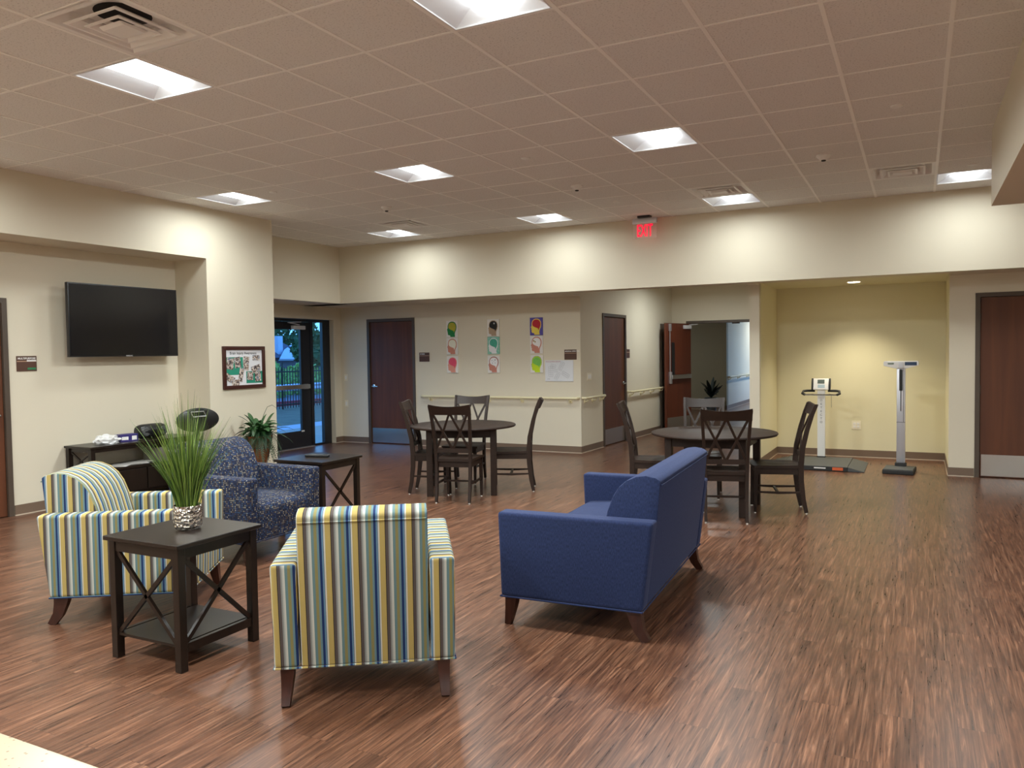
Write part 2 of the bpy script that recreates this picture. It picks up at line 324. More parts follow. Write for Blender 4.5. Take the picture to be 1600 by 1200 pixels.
# hallway: left wall leans a hair off the room's axis
HA = math.atan2(.16, 4.5)
def hallM(): return Matrix.Translation((-4.63, YB, 0)) @ Matrix.Rotation(-HA, 4, 'Z')
w = MB()
for q in [(-.14, 0, 0, .87, 0, 3), (-.14, 0, 1.92, 4.6, 0, 3), (-.14, 0, .87, 1.92, 2.2, 3)]: w.box(*q, M=hallM())
struct(w.build('wall_hall_left', M_wall, smooth=0))
wall('wall_hall_end', [(-4.7, -4.17, 15.8, 15.95, 0, 3), (-4.17, -2.24, 15.8, 15.95, 2.16, 3), (-2.24, -1.85, 15.8, 15.95, 0, 3)])
wall('wall_hall_right', [(-2.02, -1.89, 10.9, 15.9, 0, 3)])
wall('wall_hall_header_cap', [(-4.9, -1.89, YS + .27, 15.95, 2.95, 3.05)])
wall('wall_alcove_back', [(-1.89, .47, 12.32, 12.45, 0, 2.6)], M_yel)
wall('wall_alcove_right', [(.331, .45, 10.96, 12.32, 0, 2.6)], M_yel)
wall('wall_alcove_left', [(-1.892, -1.884, 10.96, 12.32, 0, 2.6)], M_yel)
wall('wall_alcove_ceiling', [(-1.885, .335, YS + .27, 12.4, 2.46, 2.52)], M_yel)
wall('wall_right_back', [(.33, .60, 10.9, 11.05, 0, SZ), (1.64, 8, 10.9, 11.05, 0, SZ), (.60, 1.64, 10.9, 11.05, 2.2, SZ)])
wall('wall_right_soffit', [(.53, 8, -4.2, 7.68, 2.725, CZ + .02)])
wall('wall_right', [(7.8, 8, -4.2, 11, 0, CZ + .3)]); wall('wall_rear', [(-8.6, 8, -4.2, -4.05, 0, CZ + .3)])
# corridor beyond the open doors
wall('wall_corridor_facing', [(-9, -4.48, 21, 21.2, 0, 3)], M_olive)
wall('wall_corridor_left', [(-4.6, -4.48, 21.2, 33, 0, 3)])
wall('wall_corridor_right', [(-2.0, -1.86, 15.95, 22.3, 0, 3), (-2.0, -1.86, 22.3, 30, 0, .5), (-2.0, -1.86, 22.3, 30, 2.6, 3), (-2.0, -1.86, 30, 33, 0, 3), (-4.6, -1.86, 33, 33.1, 0, 3), (-9, -8.9, 15.9, 21.1, 0, 3), (-9, -4.7, 15.8, 15.9, 0, 3)])
wall('wall_corridor_ceiling', [(-9, -1.86, 15.9, 33.1, 3, 3.1)])
wb = MB()
for y in (22.3, 24.2, 26.1, 28.0, 29.94): wb.box(-1.97, -1.9, y, y + .06, .5, 2.6)
struct(wb.build('window_2', M_frame, smooth=0))
# baseboards
def baseb(name, segs, M=None):
    w = MB()
    for x0, x1, y0, y1 in segs:
        w.mi = 0; w.box(x0, x1, y0, y1, .006, .105, M=M); w.mi = 1
        dx = .004 if x1 - x0 < y1 - y0 else 0; dy = .004 if not dx else 0
        w.box(x0 - dx, x1 + dx, y0 - dy, y1 + dy, 0, .010, M=M)
    return struct(w.build(name, [M_base, M_toe], smooth=0))
t_ = .008
baseb('baseboard_left', [(XR, XR + t_, -4, 3.70), (XR, XR + t_, 4.71, 6.73), (XR, XP, 6.73 - t_, 6.73), (XP, XP + t_, 6.73, 7.82), (-9.3, XP, 7.82, 7.82 + t_)])
baseb('baseboard_back', [(XE, -8.71, YB - t_, YB), (-7.685, -4.63, YB - t_, YB), (XE, XE + t_, 11.11, YB)])
baseb('baseboard_hall', [(0, t_, 0, .86), (0, t_, 1.93, 4.5)], hallM())
baseb('baseboard_alcove', [(-1.884, -1.884 + t_, 10.9, 12.32), (-1.89, .33, 12.32 - t_, 12.32), (.331 - t_, .331, 10.9, 12.32), (-2.02, -1.884, 10.9 - t_, 10.9)])
baseb('baseboard_right', [(.323, .595, 10.9 - t_, 10.9), (1.65, 7.8, 10.9 - t_, 10.9)])
baseb('baseboard_corridor', [(-9, -4.48, 21 - t_, 21), (-4.48, -4.48 + t_, 21, 33)])
struct(MB().box(-.02, .03, 3.78, 3.98, 0, 2.1, M=hallM()).build('trim_1', M_frame, smooth=0))

# ---------------------------------------------------------------- doors (local: opening along +x, faces -y)
def door(name, w, h, loc, rz, leafm, handle='lever_left', kick=True, depth=.12, glass=False, fw=.05):
    root = bpy.data.objects.new(name, None); C.objects.link(root); root.location = loc; root.rotation_euler = (0, 0, rz); root['kind'] = 'structure'
    struct(MB().box(-.1, w + .1, depth + .08, depth + .12, -.05, h + .1).build('leak_stop_behind_' + name, M_wall, smooth=0, parent=None)).matrix_world = Matrix.Translation(loc) @ Matrix.Rotation(rz, 4, 'Z')  # added panel behind each door, stops sky light leaking through the gaps
    f = MB()
    for q in ((0, fw), (w - fw, w)): f.box(q[0], q[1], -.015, depth, 0, h); 
    f.box(fw, w - fw, -.015, depth, h - fw, h)
    f.box(fw, fw + .014, .055, depth, 0, h - fw).box(w - fw - .014, w - fw, .055, depth, 0, h - fw).box(fw + .014, w - fw - .014, .055, depth, h - fw - .014, h - fw)
    f.build('door_frame', M_frame, root, smooth=0)
    MB().box(fw + .004, w - fw - .004, .012, .054, .008, h - fw - .004, .002, 1).build('door_leaf', leafm, root)
    if kick: MB().box(fw + .02, w - fw - .02, .009, .012, .02, .275).build('kick_plate', M_steel, root, smooth=0)
    if handle:
        sgn = 1 if 'left' in handle else -1; hx = fw + .07 if sgn > 0 else w - fw - .07
        k = MB(); k.lathe([(.030, 0), (.032, .008), (.012, .014), (.011, .05)], 20, (hx, -.05 + .012, 1.02), 'y')
        k.bm.verts.ensure_lookup_table()
        k = MB(); k.lathe([(.032, .012), (.032, .002), (.026, -.004), (.011, -.006), (.011, -.045)], 20, (hx, 0, 1.02), 'y')
        k.tube([(hx, -.045, 1.02), (hx + sgn * .03, -.05, 1.02), (hx + sgn * .12, -.047, 1.015)], [.011, .011, .008])
        k.build('door_handle', M_chrome, root)
    hg = MB()
    side = w - fw - .004 if 'left' in (handle or 'left') else fw + .004
    for z in (.25, 1.05, h - .3): hg.tube([(side, .004, z - .05), (side, .004, z + .05)], .006, 8)
    hg.build('hinge', M_frame, root)
    return root
door('door_1', .99, 2.185, (XR, 3.71, 0), R(90), M_door, 'lever_right', kick=False)   # left wall (faces +x)
door('door_2', 1.015, 2.2, (-8.705, YB, 0), 0, M_door, 'lever_left')
d3 = door('door_3', 1.05, 2.2, (-4.63 + math.sin(HA) * .87, YB + .87, 0), R(90) - HA, M_door, 'lever_right', depth=.14, kick=True)
door('door_5', 1.04, 2.2, (.60, 10.9, 0), 0, M_door, 'lever_right')

# entry door and sidelight (local x along +Y of the room, faces +X)
root = bpy.data.objects.new('door_6', None); C.objects.link(root); root.location = (-9.42, 9.0, 0); root.rotation_euler = (0, 0, R(90)); root['kind'] = 'structure'
f = MB(); FD = (-.03, .03)
f.box(0, .06, *FD, 0, 2.2).box(.06, 2.1, *FD, 2.155, 2.2).box(1.59, 1.66, *FD, 0, 2.155).box(1.91, 2.1, *FD, 0, 2.155).box(1.66, 1.91, *FD, 0, .035)
f.build('door_frame', M_blkal, root, smooth=0)
f = MB(); f.box(.07, .20, -.022, .022, .012, 2.15).box(1.355, 1.585, -.022, .022, .012, 2.15).box(.20, 1.355, -.022, .022, 2.02, 2.15).box(.20, 1.355, -.022, .022, .012, .29)
f.build('door_leaf', M_blkal, root, smooth=0)
MB().box(.20, 1.355, -.004, .004, .29, 2.02).build('door_glass', M_glass, root, smooth=0)
MB().box(1.66, 1.91, -.004, .004, .035, 2.155).build('sidelight_glass', M_glass, root, smooth=0)
f = MB(); f.box(.12, 1.50, -.095, -.055, 1.01, 1.085, .006).box(.12, .20, -.055, -.022, 1.0, 1.09).box(1.40, 1.50, -.055, -.022, 1.0, 1.09)
f.build('push_bar', M_steel, root)
f = MB(); f.box(1.13, 1.42, -.085, -.024, 2.02, 2.085, .005); f.bar((1.30, -.05, 2.10), (.98, -.11, 2.13), .03, .012).bar((.98, -.11, 2.13), (1.36, -.03, 2.15), .03, .012)
f.build('door_closer', M_lgrey, root)
MB().box(.06, 1.59, -.09, .05, 0, .012).build('threshold', M_silver, root, smooth=0)
MB().box(1.33, 1.40, -.026, -.022, .27, .295).build('door_sticker', M_white, root, smooth=0)

# open double door at hall end
root = bpy.data.objects.new('door_4', None); C.objects.link(root); root.location = (-4.17, 15.8, 0); root['kind'] = 'structure'
f = MB(); f.box(0, .05, -.02, .16, 0, 2.16).box(1.88, 1.93, -.02, .16, 0, 2.16).box(.05, 1.88, -.02, .16, 2.11, 2.16).box(.9, 1.05, .03, .06, 2.085, 2.11).box(1.35, 1.42, .03, .06, 2.08, 2.11)
f.build('door_frame', M_frame, root, smooth=0)
h = Vector((-4.09, 15.77)); fe = Vector((-4.34, 14.87)); ang = math.atan2(fe.y - h.y, fe.x - h.x)
lf = MB(); lf.box(0, .93, -.022, .022, .01, 2.105, .002, 1); lf.rotz(ang)
lo = lf.build('door_leaf', M_door2, root, loc=(h.x + 4.17, h.y - 15.8, 0))
def onleaf(mb, name, m, lab=None): mb.rotz(ang); o = mb.build(name, m, lo); return o
onleaf(MB().box(.62, .74, .0225, .026, 1.07, 1.73).box(.625, .735, .026, .0265, 1.075, 1.725), 'vision_panel', M_black)
onleaf(MB().box(.10, .80, .055, .09, 1.02, 1.10, .005).box(.10, .17, .022, .06, 1.02, 1.1), 'push_bar', M_steel)
onleaf(MB().box(.79, .85, .022, .07, .93, 1.16, .006).box(.79, .85, .022, .06, 1.95, 2.09, .006).tube([(.82, .04, 1.16), (.82, .04, 1.95)], .008), 'latch_rod', M_silver)
onleaf(MB().box(.05, .30, .022, .07, 2.0, 2.07, .005).bar((.12, .05, 2.08), (-.02, .16, 2.09), .025, .01), 'door_closer', M_lgrey)
onleaf(MB().box(.03, .90, .0222, .024, .02, .27), 'kick_plate', M_steel)
# ---------------------------------------------------------------- troffers, vents, detectors
def cell(i, j): return (OX + (i + .5) * G, OY + (j + .5) * G, CZ)
h_ = G / 2 - .013
def make_light():
    t = thing('ceiling_light', '', 'ceiling light', (0, 0, 0), 0, 'square recessed ceiling lights')
    f = MB()
    a, bt, tp = h_, .155, .085     # half opening, half lens trough
    # sloped side reflectors, end triangles and top
    f.poly([(-a, -a, 0), (-a, a, 0), (-bt, a - .05, tp), (-bt, -a + .05, tp)], [(0, 1, 2, 3)])
    f.poly([(a, -a, 0), (a, a, 0), (bt, a - .05, tp), (bt, -a + .05, tp)], [(3, 2, 1, 0)])
    f.poly([(-a, -a, 0), (a, -a, 0), (bt, -a + .05, tp), (-bt, -a + .05, tp)], [(3, 2, 1, 0)])
    f.poly([(-a, a, 0), (a, a, 0), (bt, a - .05, tp), (-bt, a - .05, tp)], [(0, 1, 2, 3)])
    f.poly([(-bt, -a + .05, tp), (bt, -a + .05, tp), (bt, a - .05, tp), (-bt, a - .05, tp)], [(3, 2, 1, 0)])
    for x0, x1, y0, y1 in ((-a, a, -a, -a + .008), (-a, a, a - .008, a), (-a, -a + .008, -a, a), (a - .008, a, -a, a)): f.box(x0, x1, y0, y1, -.004, .004)
    f.build('reflector', M_refl, t, smooth=0)
    g_ = MB(); N = 10; rows = []
    for y in (-a + .055, a - .055):
        rows.append([(bt * .98 * math.cos(math.pi * k / N), y, tp - .002 - .06 * math.sin(math.pi * k / N)) for k in range(N + 1)])
    P = rows[0] + rows[1]; g_.poly(P, [(k, k + 1, N + 2 + k, N + 1 + k) for k in range(N)] + [tuple(range(N + 1))[::-1], tuple(range(N + 1, 2 * N + 2))])
    g_.build('lens', M_lens, t)
    al = bpy.data.lights.new('troffer_light', 'AREA'); al.shape = 'RECTANGLE'; al.size = .34; al.size_y = .5; al.energy = LAMPW; al.color = LAMPC; al.spread = R(172)
    ao = bpy.data.objects.new('troffer_light', al); C.objects.link(ao); ao.parent = t; ao.location = (0, 0, -.008)
    return t
LL = {(-6, -2): 'bright square ceiling light at the left, next to the large square vent', (-2, -2): 'square ceiling light cut by the top edge, nearest overhead', (-6, 3): 'square ceiling light in the middle row, left of the centre',
      (-2, 3): 'square ceiling light in the middle row, right of the centre', (-10, 3): 'square ceiling light over the framed poster, close to the left wall', (-6, 8): 'small far ceiling light in the row before the back soffit, left of the exit sign',
      (-2, 8): 'small far ceiling light directly before a vent, right of the exit sign', (-10, 8): 'small far ceiling light beside the vent in the far left corner', (2, 8): 'far right ceiling light cut off by the hanging bulkhead',
      (-10, -2): 'ceiling light near the left header, outside the view', (-6, -7): 'ceiling light behind the camera to the left', (-2, -7): 'ceiling light right behind the camera', (-10, -7): 'ceiling light behind the camera by the left wall', (-6, -12): 'rearmost ceiling light to the left', (-2, -12): 'rearmost ceiling light in the middle'}
L0 = make_light()
for k, (i, j) in enumerate(lights):
    if k == 0: L0.location = cell(i, j); L0['label'] = LL[(i, j)]
    else: dup(L0, cell(i, j), 0, LL[(i, j)], 11.5 if j == 8 else 15 if i == -10 and j > -5 else None)
def make_vent():
    t = thing('ceiling_vent', '', 'air vent', group='square ceiling vents')
    def ring(a0, z0, a1, z1):
        f = MB(); P = [(sx * a0, sy * a0, z0) for sx, sy in ((-1, -1), (1, -1), (1, 1), (-1, 1))] + [(sx * a1, sy * a1, z1) for sx, sy in ((-1, -1), (1, -1), (1, 1), (-1, 1))]
        f.poly(P, [(i, (i + 1) % 4, 4 + (i + 1) % 4, 4 + i) for i in range(4)]); return f
    f = ring(h_ + .01, -.003, h_ - .03, -.003); f.poly([(sx * (h_ - .03), sy * (h_ - .03), -.003) for sx, sy in ((-1, -1), (1, -1), (1, 1), (-1, 1))] + [(sx * .2, sy * .2, .07) for sx, sy in ((-1, -1), (1, -1), (1, 1), (-1, 1))], [(i, (i + 1) % 4, 4 + (i + 1) % 4, 4 + i) for i in range(4)])
    f.build('vent_frame', M_vent, t, smooth=0)
    MB().box(-.21, .21, -.21, .21, .071, .077).build('back_plate', M_vent, t, smooth=0); MB().lathe([(.145, .0705), (.14, .069)], 28).build('duct_shade_disc', M_duct_shade, t, smooth=0)  # flat black disc paints the shade inside the duct
    for a in (.205, .135):
        f = MB(); z = -.012 if a > .2 else -.016
        P = []
        for (aa, zz) in ((a, z), (a - .018, z - .002), (a - .055, z + .03), (a - .05, z + .034), (a, z + .004)): P += [(sx * aa, sy * aa, zz) for sx, sy in ((-1, -1), (1, -1), (1, 1), (-1, 1))]
        F = []
        for q in range(5):
            r = (q + 1) % 5; F += [(4 * q + i, 4 * q + (i + 1) % 4, 4 * r + (i + 1) % 4, 4 * r + i) for i in range(4)]
        f.poly(P, F); f.build('louver_ring', M_vent, t, smooth=0)
    f = MB(); f.prism([(-.085, -.012), (-.06, -.024), (.06, -.024), (.085, -.012), (.07, -.008), (-.07, -.008)], 0, -.085, .085)
    f.build('center_plate', M_vent, t, smooth=0); return t
VL = {(-5, -3): 'large square ceiling vent at the upper left of the picture', (-9, 7): 'dark slotted ceiling vent in the far left corner behind the hall light', (-2, 7): 'square ceiling vent just in front of a far light, right of the exit sign', (1, 7): 'square ceiling vent next to the far right light by the bulkhead'}
for k, (i, j) in enumerate(vents):
    if k == 0: V0 = make_vent(); V0.location = cell(i, j); V0['label'] = VL[(i, j)]
    else: dup(V0, cell(i, j), 0, VL[(i, j)])
def det(x, y, lab):
    t = thing('smoke_detector', lab, 'smoke detector', (OX + x * G, OY + y * G, CZ), 0, 'ceiling smoke detectors')
    MB().lathe([(.065, 0), (.065, -.012), (.055, -.022), (.03, -.045), (.022, -.046)], 24).build('housing', M_white, t)
    MB().lathe([(.021, -.044), (.021, -.054), (.014, -.058)], 16).build('sensor', M_black, t)
det(.46, 5.64, 'white smoke detector on the ceiling to the right, above the scale alcove'); det(-3.6, 5.73, 'white smoke detector on the ceiling left of the exit sign'); det(-7.6, 5.6, 'white smoke detector on the ceiling before the far left vent')
for x, y, lab in ((1.5, 3.5, 'round white sprinkler cover nearest, on the right part of the ceiling'), (-3.5, 3.5, 'round sprinkler cover between the two middle row ceiling lights'), (2.5, 7.5, 'round sprinkler cover over the far right light beside the bulkhead'), (-3.5, 7.5, 'round sprinkler cover just left of the exit sign'), (-9.5, 7.5, 'round sprinkler cover in the far left ceiling corner'), (-8.45, 3.4, 'round sprinkler cover right of the light over the framed poster')):
    tag(MB().lathe([(.042, 0), (.042, -.006), (.036, -.010)], 24).build('sprinkler_cover', M_white, loc=(OX + x * G, OY + y * G, CZ)), lab, 'sprinkler cover', 'round sprinkler covers in the ceiling')
# alcove downlight, hallway light (real fixtures), then added fill lights out of view
M_down = emis('downlight_lens', (1, .90, .68), 9)
t = thing('downlight', 'round recessed downlight in the yellow alcove ceiling', 'downlight', (-.78, 11.6, 2.46))
MB().lathe([(.095, 0), (.095, -.006), (.08, -.006)], 32).build('trim_ring', M_white, t)
MB().lathe([(.078, -.0062), (.07, -.009)], 32).build('lens', M_down, t)
ld = bpy.data.lights.new('downlight_beam', 'SPOT'); ld.energy = 110; ld.color = (1, .90, .68); ld.spot_size = R(105); ld.spot_blend = .8; ld.shadow_soft_size = .06
lo_ = bpy.data.objects.new('downlight_beam', ld); C.objects.link(lo_); lo_.parent = t; lo_.location = (0, 0, -.02)
dup(L0, (-3.4, 13.9, 2.85), 0, 'ceiling light in the hallway hidden by the soffit', 22)
for x_, y_, w_ in ((2.6, 5.2, 'nearer the alcove'), (2.6, 1.6, 'beside the camera'), (2.6, -2, 'at the rear'), (5.6, 5.2, 'far right towards the alcove'), (5.6, 1.6, 'far right of the camera')): dup(L0, (x_, y_, 2.625), 0, 'added fill light under the low bulkhead to the right, ' + w_)  # added lamps out of view, brighten the right side of the room
dup(L0, (-3.2, 24.5, 2.9), 0, 'added near fill light of the far corridor, hidden by the door head', 50)  # added unseen lamp, whitens the blue corridor wall
dup(L0, (-3.2, 28.5, 2.9), 0, 'added far fill light of the far corridor, hidden by the door head', 50)  # second added unseen lamp for the corridor wall
dup(L0, (-6.2, 18.4, 2.9), 0, 'added fill light of the lobby behind the olive wall, hidden by the door head', 18)  # added unseen lamp, keeps the olive wall from going black

# ---------------------------------------------------------------- exit sign
t = thing('exit_sign', 'red glowing exit sign hanging from the ceiling before the back soffit', 'exit sign', (-3.215, 10.12, CZ))
MB().box(-.083, .083, -.06, .04, -.028, 0).build('canopy', M_black, t)
MB().box(-.165, .165, -.025, .025, -.10, -.028, .003).build('housing', M_silver, t)
M_acr = mat('clear_acrylic', (1, .9, .9), .1); M_acr.node_tree.nodes['Principled BSDF'].inputs['Alpha'].default_value = .12
MB().box(-.16, .16, -.003, .003, -.295, -.10).build('panel', M_acr, t, smooth=0)
M_red = emis('red_led_glow', (1, .002, .03), 1.6); M_red.node_tree.nodes['Principled BSDF'].inputs['Base Color'].default_value = (.3, 0, .01, 1)
ex = text('exit_letters', 'EXIT', .225, M_red, t, (0, -.006, -.198), (R(90), 0, 0), .002, .001); ex.scale = (.47, 1, 1)
# ---------------------------------------------------------------- television and plaques
t = thing('television', 'large black flat screen television mounted on the recessed left wall', 'television', (XR, 5.895, 1.98), R(90))
# local x along room +Y, faces -y -> room +X
MB().box(-.68, .68, -.20, -.155, -.39, .395, .006).build('housing', M_black, t)
MB().box(-.668, .668, -.2045, -.1995, -.372, .382).build('screen', M_screen, t, smooth=0)
MB().box(-.25, .25, -.155, -.10, -.2, .2).box(-.08, .08, -.10, 0, -.15, .15).build('wall_mount', M_black, t, smooth=0)
text('television_logo', 'SAMSUNG', .018, M_lgrey, t, (.02, -.2055, -.381), (R(90), 0, 0), .0004)
M_plq = mat('brown_sign_plastic', sr(84, 54, 40), .5); M_bei = mat('beige_sign_strip', sr(196, 160, 132), .5); M_grn = mat('green_slider', sr(40, 120, 76), .5)
def plaque(label, loc, rz, word, w=.205, hgt=.155, extra=False):
    t = thing('door_plaque', label, 'sign', loc, rz, 'brown room plaques')
    MB().box(-w / 2, w / 2, -.008, 0, -hgt / 2, hgt / 2, .002, 1).build('plate', M_plq, t)
    MB().box(-w / 2 + .003, w / 2 - .003, -.0095, -.008, .020, .027).build('stripe', M_bei, t, smooth=0)
    text('lettering', word, .026, M_white, t, (-w / 2 + .012, -.0088, .052), (R(90), 0, 0), .0005, .0006, 'LEFT')
    if extra:
        MB().box(.0, w / 2 - .008, -.0105, -.0095, .022, .036).build('white_slider', M_white, t, smooth=0)
        MB().box(.005, w / 2 - .012, -.0105, -.008, -.062, -.042).build('green_slider', M_grn, t, smooth=0)
    return t
plaque('brown room plaque with white and green sliders by the far left door', (XR, 4.882, 1.53), R(90), 'MULTIPURPOSE', extra=True)
plaque('brown room plaque right of the closed door on the back wall', (-7.5, YB, 1.52), 0, 'WOMEN')
plaque('brown room plaque above the evacuation plan', (-4.797, YB, 1.53), 0, 'MEDICAL DIRECTOR')
plaque('brown room plaque beside the dark hallway door', (-4.63 + math.sin(HA) * 2.0, YB + 1.99, 1.53), R(90) - HA, 'RR', w=.2)
# switches and outlets
def plate(name, label, cat, loc, rz, w, hgt, gang):
    t = thing(name, label, cat, loc, rz); MB().box(-w / 2, w / 2, -.006, 0, -hgt / 2, hgt / 2, .002, 1).build('cover_plate', M_ivory, t)
    for g_ in range(gang):
        cx = (g_ - (gang - 1) / 2) * .046
        if cat == 'light switch': MB().box(cx - .016, cx + .016, -.010, -.006, -.033, .033, .001, 1).build('rocker', M_white, t)
        else:
            MB().box(cx - .017, cx + .017, -.009, -.006, .005, .036, .001, 1).build('socket', M_white, t); MB().box(cx - .017, cx + .017, -.009, -.006, -.036, -.005, .001, 1).build('socket', M_white, t)
plate('light_switch', 'white switch plate on the left end of the back wall, upper one', 'light switch', (-9.2, YB, 1.17), 0, .075, .12, 1)
plate('light_switch', 'white switch plate on the left end of the back wall, lower one', 'light switch', (-9.2, YB, .70), 0, .075, .12, 1)
plate('light_switch', 'triple white switch plate on the hallway wall above the handrail', 'light switch', (-4.63 + math.sin(HA) * -.0 + .0, YB, 1.18), R(90) - HA, .165, .12, 3)
bpy.context.view_layer.update()
for o in bpy.data.objects:
    if o.get('label', '').startswith('triple'): o.location = hallM() @ Vector((0, .32 - .0, 1.18))
plate('wall_outlet', 'white double outlet plate low on the yellow alcove wall', 'outlet', (-.79, 12.32, .46), 0, .12, .12, 2)
# ---------------------------------------------------------------- handrails
def handrail(label, a, b_, nrm, brs, ends=True):
    """a,b: wall points; nrm: outward normal"""
    t = thing('handrail', label, 'handrail', (a[0], a[1], 0)); a = Vector((0, 0, .855)); b2 = Vector((b_[0] - t.location.x, b_[1] - t.location.y, .855)); nv = Vector((*nrm, 0)) * .075
    d = (b2 - a).normalized(); pts = [a, a + nv * .8 + d * .02, a + nv + d * .06, b2 + nv - d * .06, b2 + nv * .8 - d * .02, b2] if ends else [a + nv, b2 + nv]
    MB().tube(pts, .02, 12).build('rail', M_rail, t)
    L = (b2 - a).length
    for q in brs:
        p = a + d * (q * L); f = MB(); f.tube([p + nv + Vector((0, 0, -.015)), p + nv * .8 + Vector((0, 0, -.05)), p + nv * .15 + Vector((0, 0, -.06))], .011, 8)
        c0 = p + Vector((0, 0, -.06)); f.tube([c0 + nv * .2, c0], .03, 14); f.build('bracket', M_rail, t)
    return t
handrail('long cream handrail on the back wall behind the left round table', (-7.55, YB), (-4.66, YB), (0, -1), (.06, .45, .66, .95))
hp = lambda y: tuple((hallM() @ Vector((0, y, 0)))[:2]); hn = tuple((Matrix.Rotation(-HA, 3, 'Z') @ Vector((1, 0, 0)))[:2])
handrail('short cream handrail on the hallway wall before the dark door', hp(.03), hp(.84), hn, (.12, .5, .88))
handrail('cream handrail on the hallway wall between the dark door and the open door', hp(1.98), hp(3.8), hn, (.06, .36, .66, .95))
handrail('white handrail on the daylit corridor wall beyond the open door', (-4.48, 21.1), (-4.48, 32), (1, 0), (.01, .12, .24, .36, .48, .6))

# ---------------------------------------------------------------- framed poster
t = thing('framed_poster', 'brown framed photo collage on the pier left of the entry door', 'framed poster', (XP, 7.27, 1.435), R(90))
fw_, fh = .345, .265; f = MB()
f.box(-fw_, fw_, -.03, 0, fh - .045, fh, .004).box(-fw_, fw_, -.03, 0, -fh, -fh + .045, .004).box(-fw_, -fw_ + .045, -.03, 0, -fh + .04, fh - .04, .004).box(fw_ - .045, fw_, -.03, 0, -fh + .04, fh - .04, .004)
f.build('frame', mat('mahogany_frame', sr(62, 28, 22), .35), t)
MB().box(-fw_ + .04, fw_ - .04, -.012, -.004, -fh + .04, fh - .04).build('backing_paper', mat('white_poster_paper', sr(226, 226, 230), .6), t, smooth=0)
text('title_text', 'Brain Injury Awareness', .047, M_black, t, (-.01, -.0125, .178), (R(90), 0, 0), .0004, .0004)
M_teal = mat('teal_paper', sr(36, 142, 116), .6)
for (a, b2, c_, d_) in ((-.30, -.02, -.09, .13), (.03, .30, -.20, -.05)): MB().box(a, b2, -.0135, -.012, c_, d_).build('teal_panel', M_teal, t, smooth=0)
def photomat(name, seed):
    m, n, l, b = nt(name); tc = n.new('ShaderNodeTexCoord'); mp = n.new('ShaderNodeMapping'); mp.inputs['Location'].default_value = (seed, seed * 2, 0); l.new(tc.outputs['Object'], mp.inputs[0])
    t = n.new('ShaderNodeTexNoise'); t.inputs['Scale'].default_value = 34; t.inputs['Detail'].default_value = 1; l.new(mp.outputs[0], t.inputs[0]); r = n.new('ShaderNodeValToRGB'); e = r.color_ramp.elements; r.color_ramp.interpolation = 'CONSTANT'
    e[0].color = (*sr(72, 66, 70), 1); e[1].position = .42; e[1].color = (*sr(150, 130, 118), 1); k = e.new(.52); k.color = (*sr(216, 206, 196), 1); k = e.new(.62); k.color = (*sr(110, 120, 140), 1)
    l.new(t.outputs[0], r.inputs[0]); l.new(r.outputs[0], b.inputs['Base Color']); b.inputs['Roughness'].default_value = .4; return m
PH = [photomat('collage_photo_print_%d' % i, i * 3.1) for i in range(3)]
for i, (px, pz, w_, h2, a) in enumerate(((-.23, .05, .11, .14, 8), (-.11, .065, .10, .13, -10), (.03, .05, .09, .17, 6), (.20, .12, .12, .065, 0), (.19, -.02, .15, .085, -14), (-.24, -.13, .15, .08, 28), (-.15, -.19, .12, .08, 0), (-.06, -.09, .07, .17, 14), (.09, -.11, .10, .10, 5), (.22, -.12, .10, .12, -4))):
    MB().box(-w_ / 2, w_ / 2, -.0015, 0, -h2 / 2, h2 / 2, M=Matrix.Translation((px, -.0137 - .0004 * i, pz)) @ Matrix.Rotation(R(a), 4, 'Y')).build('photo', PH[i % 3], t, smooth=0)

# ---------------------------------------------------------------- nine head paintings
HEAD = [(-.010, .120), (.030, .118), (.062, .100), (.082, .066), (.086, .025), (.078, -.020), (.062, -.055), (.055, -.085), (.060, -.132), (-.030, -.132), (-.038, -.105), (-.068, -.100), (-.080, -.088), (-.082, -.070), (-.078, -.058), (-.088, -.046), (-.080, -.030), (-.092, -.012), (-.078, .014), (-.078, .050), (-.066, .085), (-.040, .110)]
BRAIN = [(-.008, .108), (.028, .106), (.056, .090), (.073, .060), (.076, .025), (.066, -.012), (.050, -.040), (.040, -.062), (.030, -.030), (.005, -.022), (-.030, -.008), (-.058, .008), (-.068, .030), (-.066, .058), (-.054, .085), (-.034, .100)]
pc = {}
def pm(rgb, streak=None):
    k = (rgb, streak)
    if k not in pc:
        if streak:
            m, n, l, b = nt('paint_streaked'); tc = n.new('ShaderNodeTexCoord'); t = n.new('ShaderNodeTexNoise'); t.inputs['Scale'].default_value = 60; t.inputs['Distortion'].default_value = 3; l.new(tc.outputs['Object'], t.inputs[0])
            r = n.new('ShaderNodeValToRGB'); r.color_ramp.elements[0].position = .42; r.color_ramp.elements[1].position = .58; r.color_ramp.elements[0].color = (*sr(*rgb), 1); r.color_ramp.elements[1].color = (*sr(*streak), 1)
            l.new(t.outputs[0], r.inputs[0]); l.new(r.outputs[0], b.inputs['Base Color']); b.inputs['Roughness'].default_value = .6; pc[k] = m
        else: pc[k] = mat('paint_flat', sr(*rgb), .6)
    return pc[k]
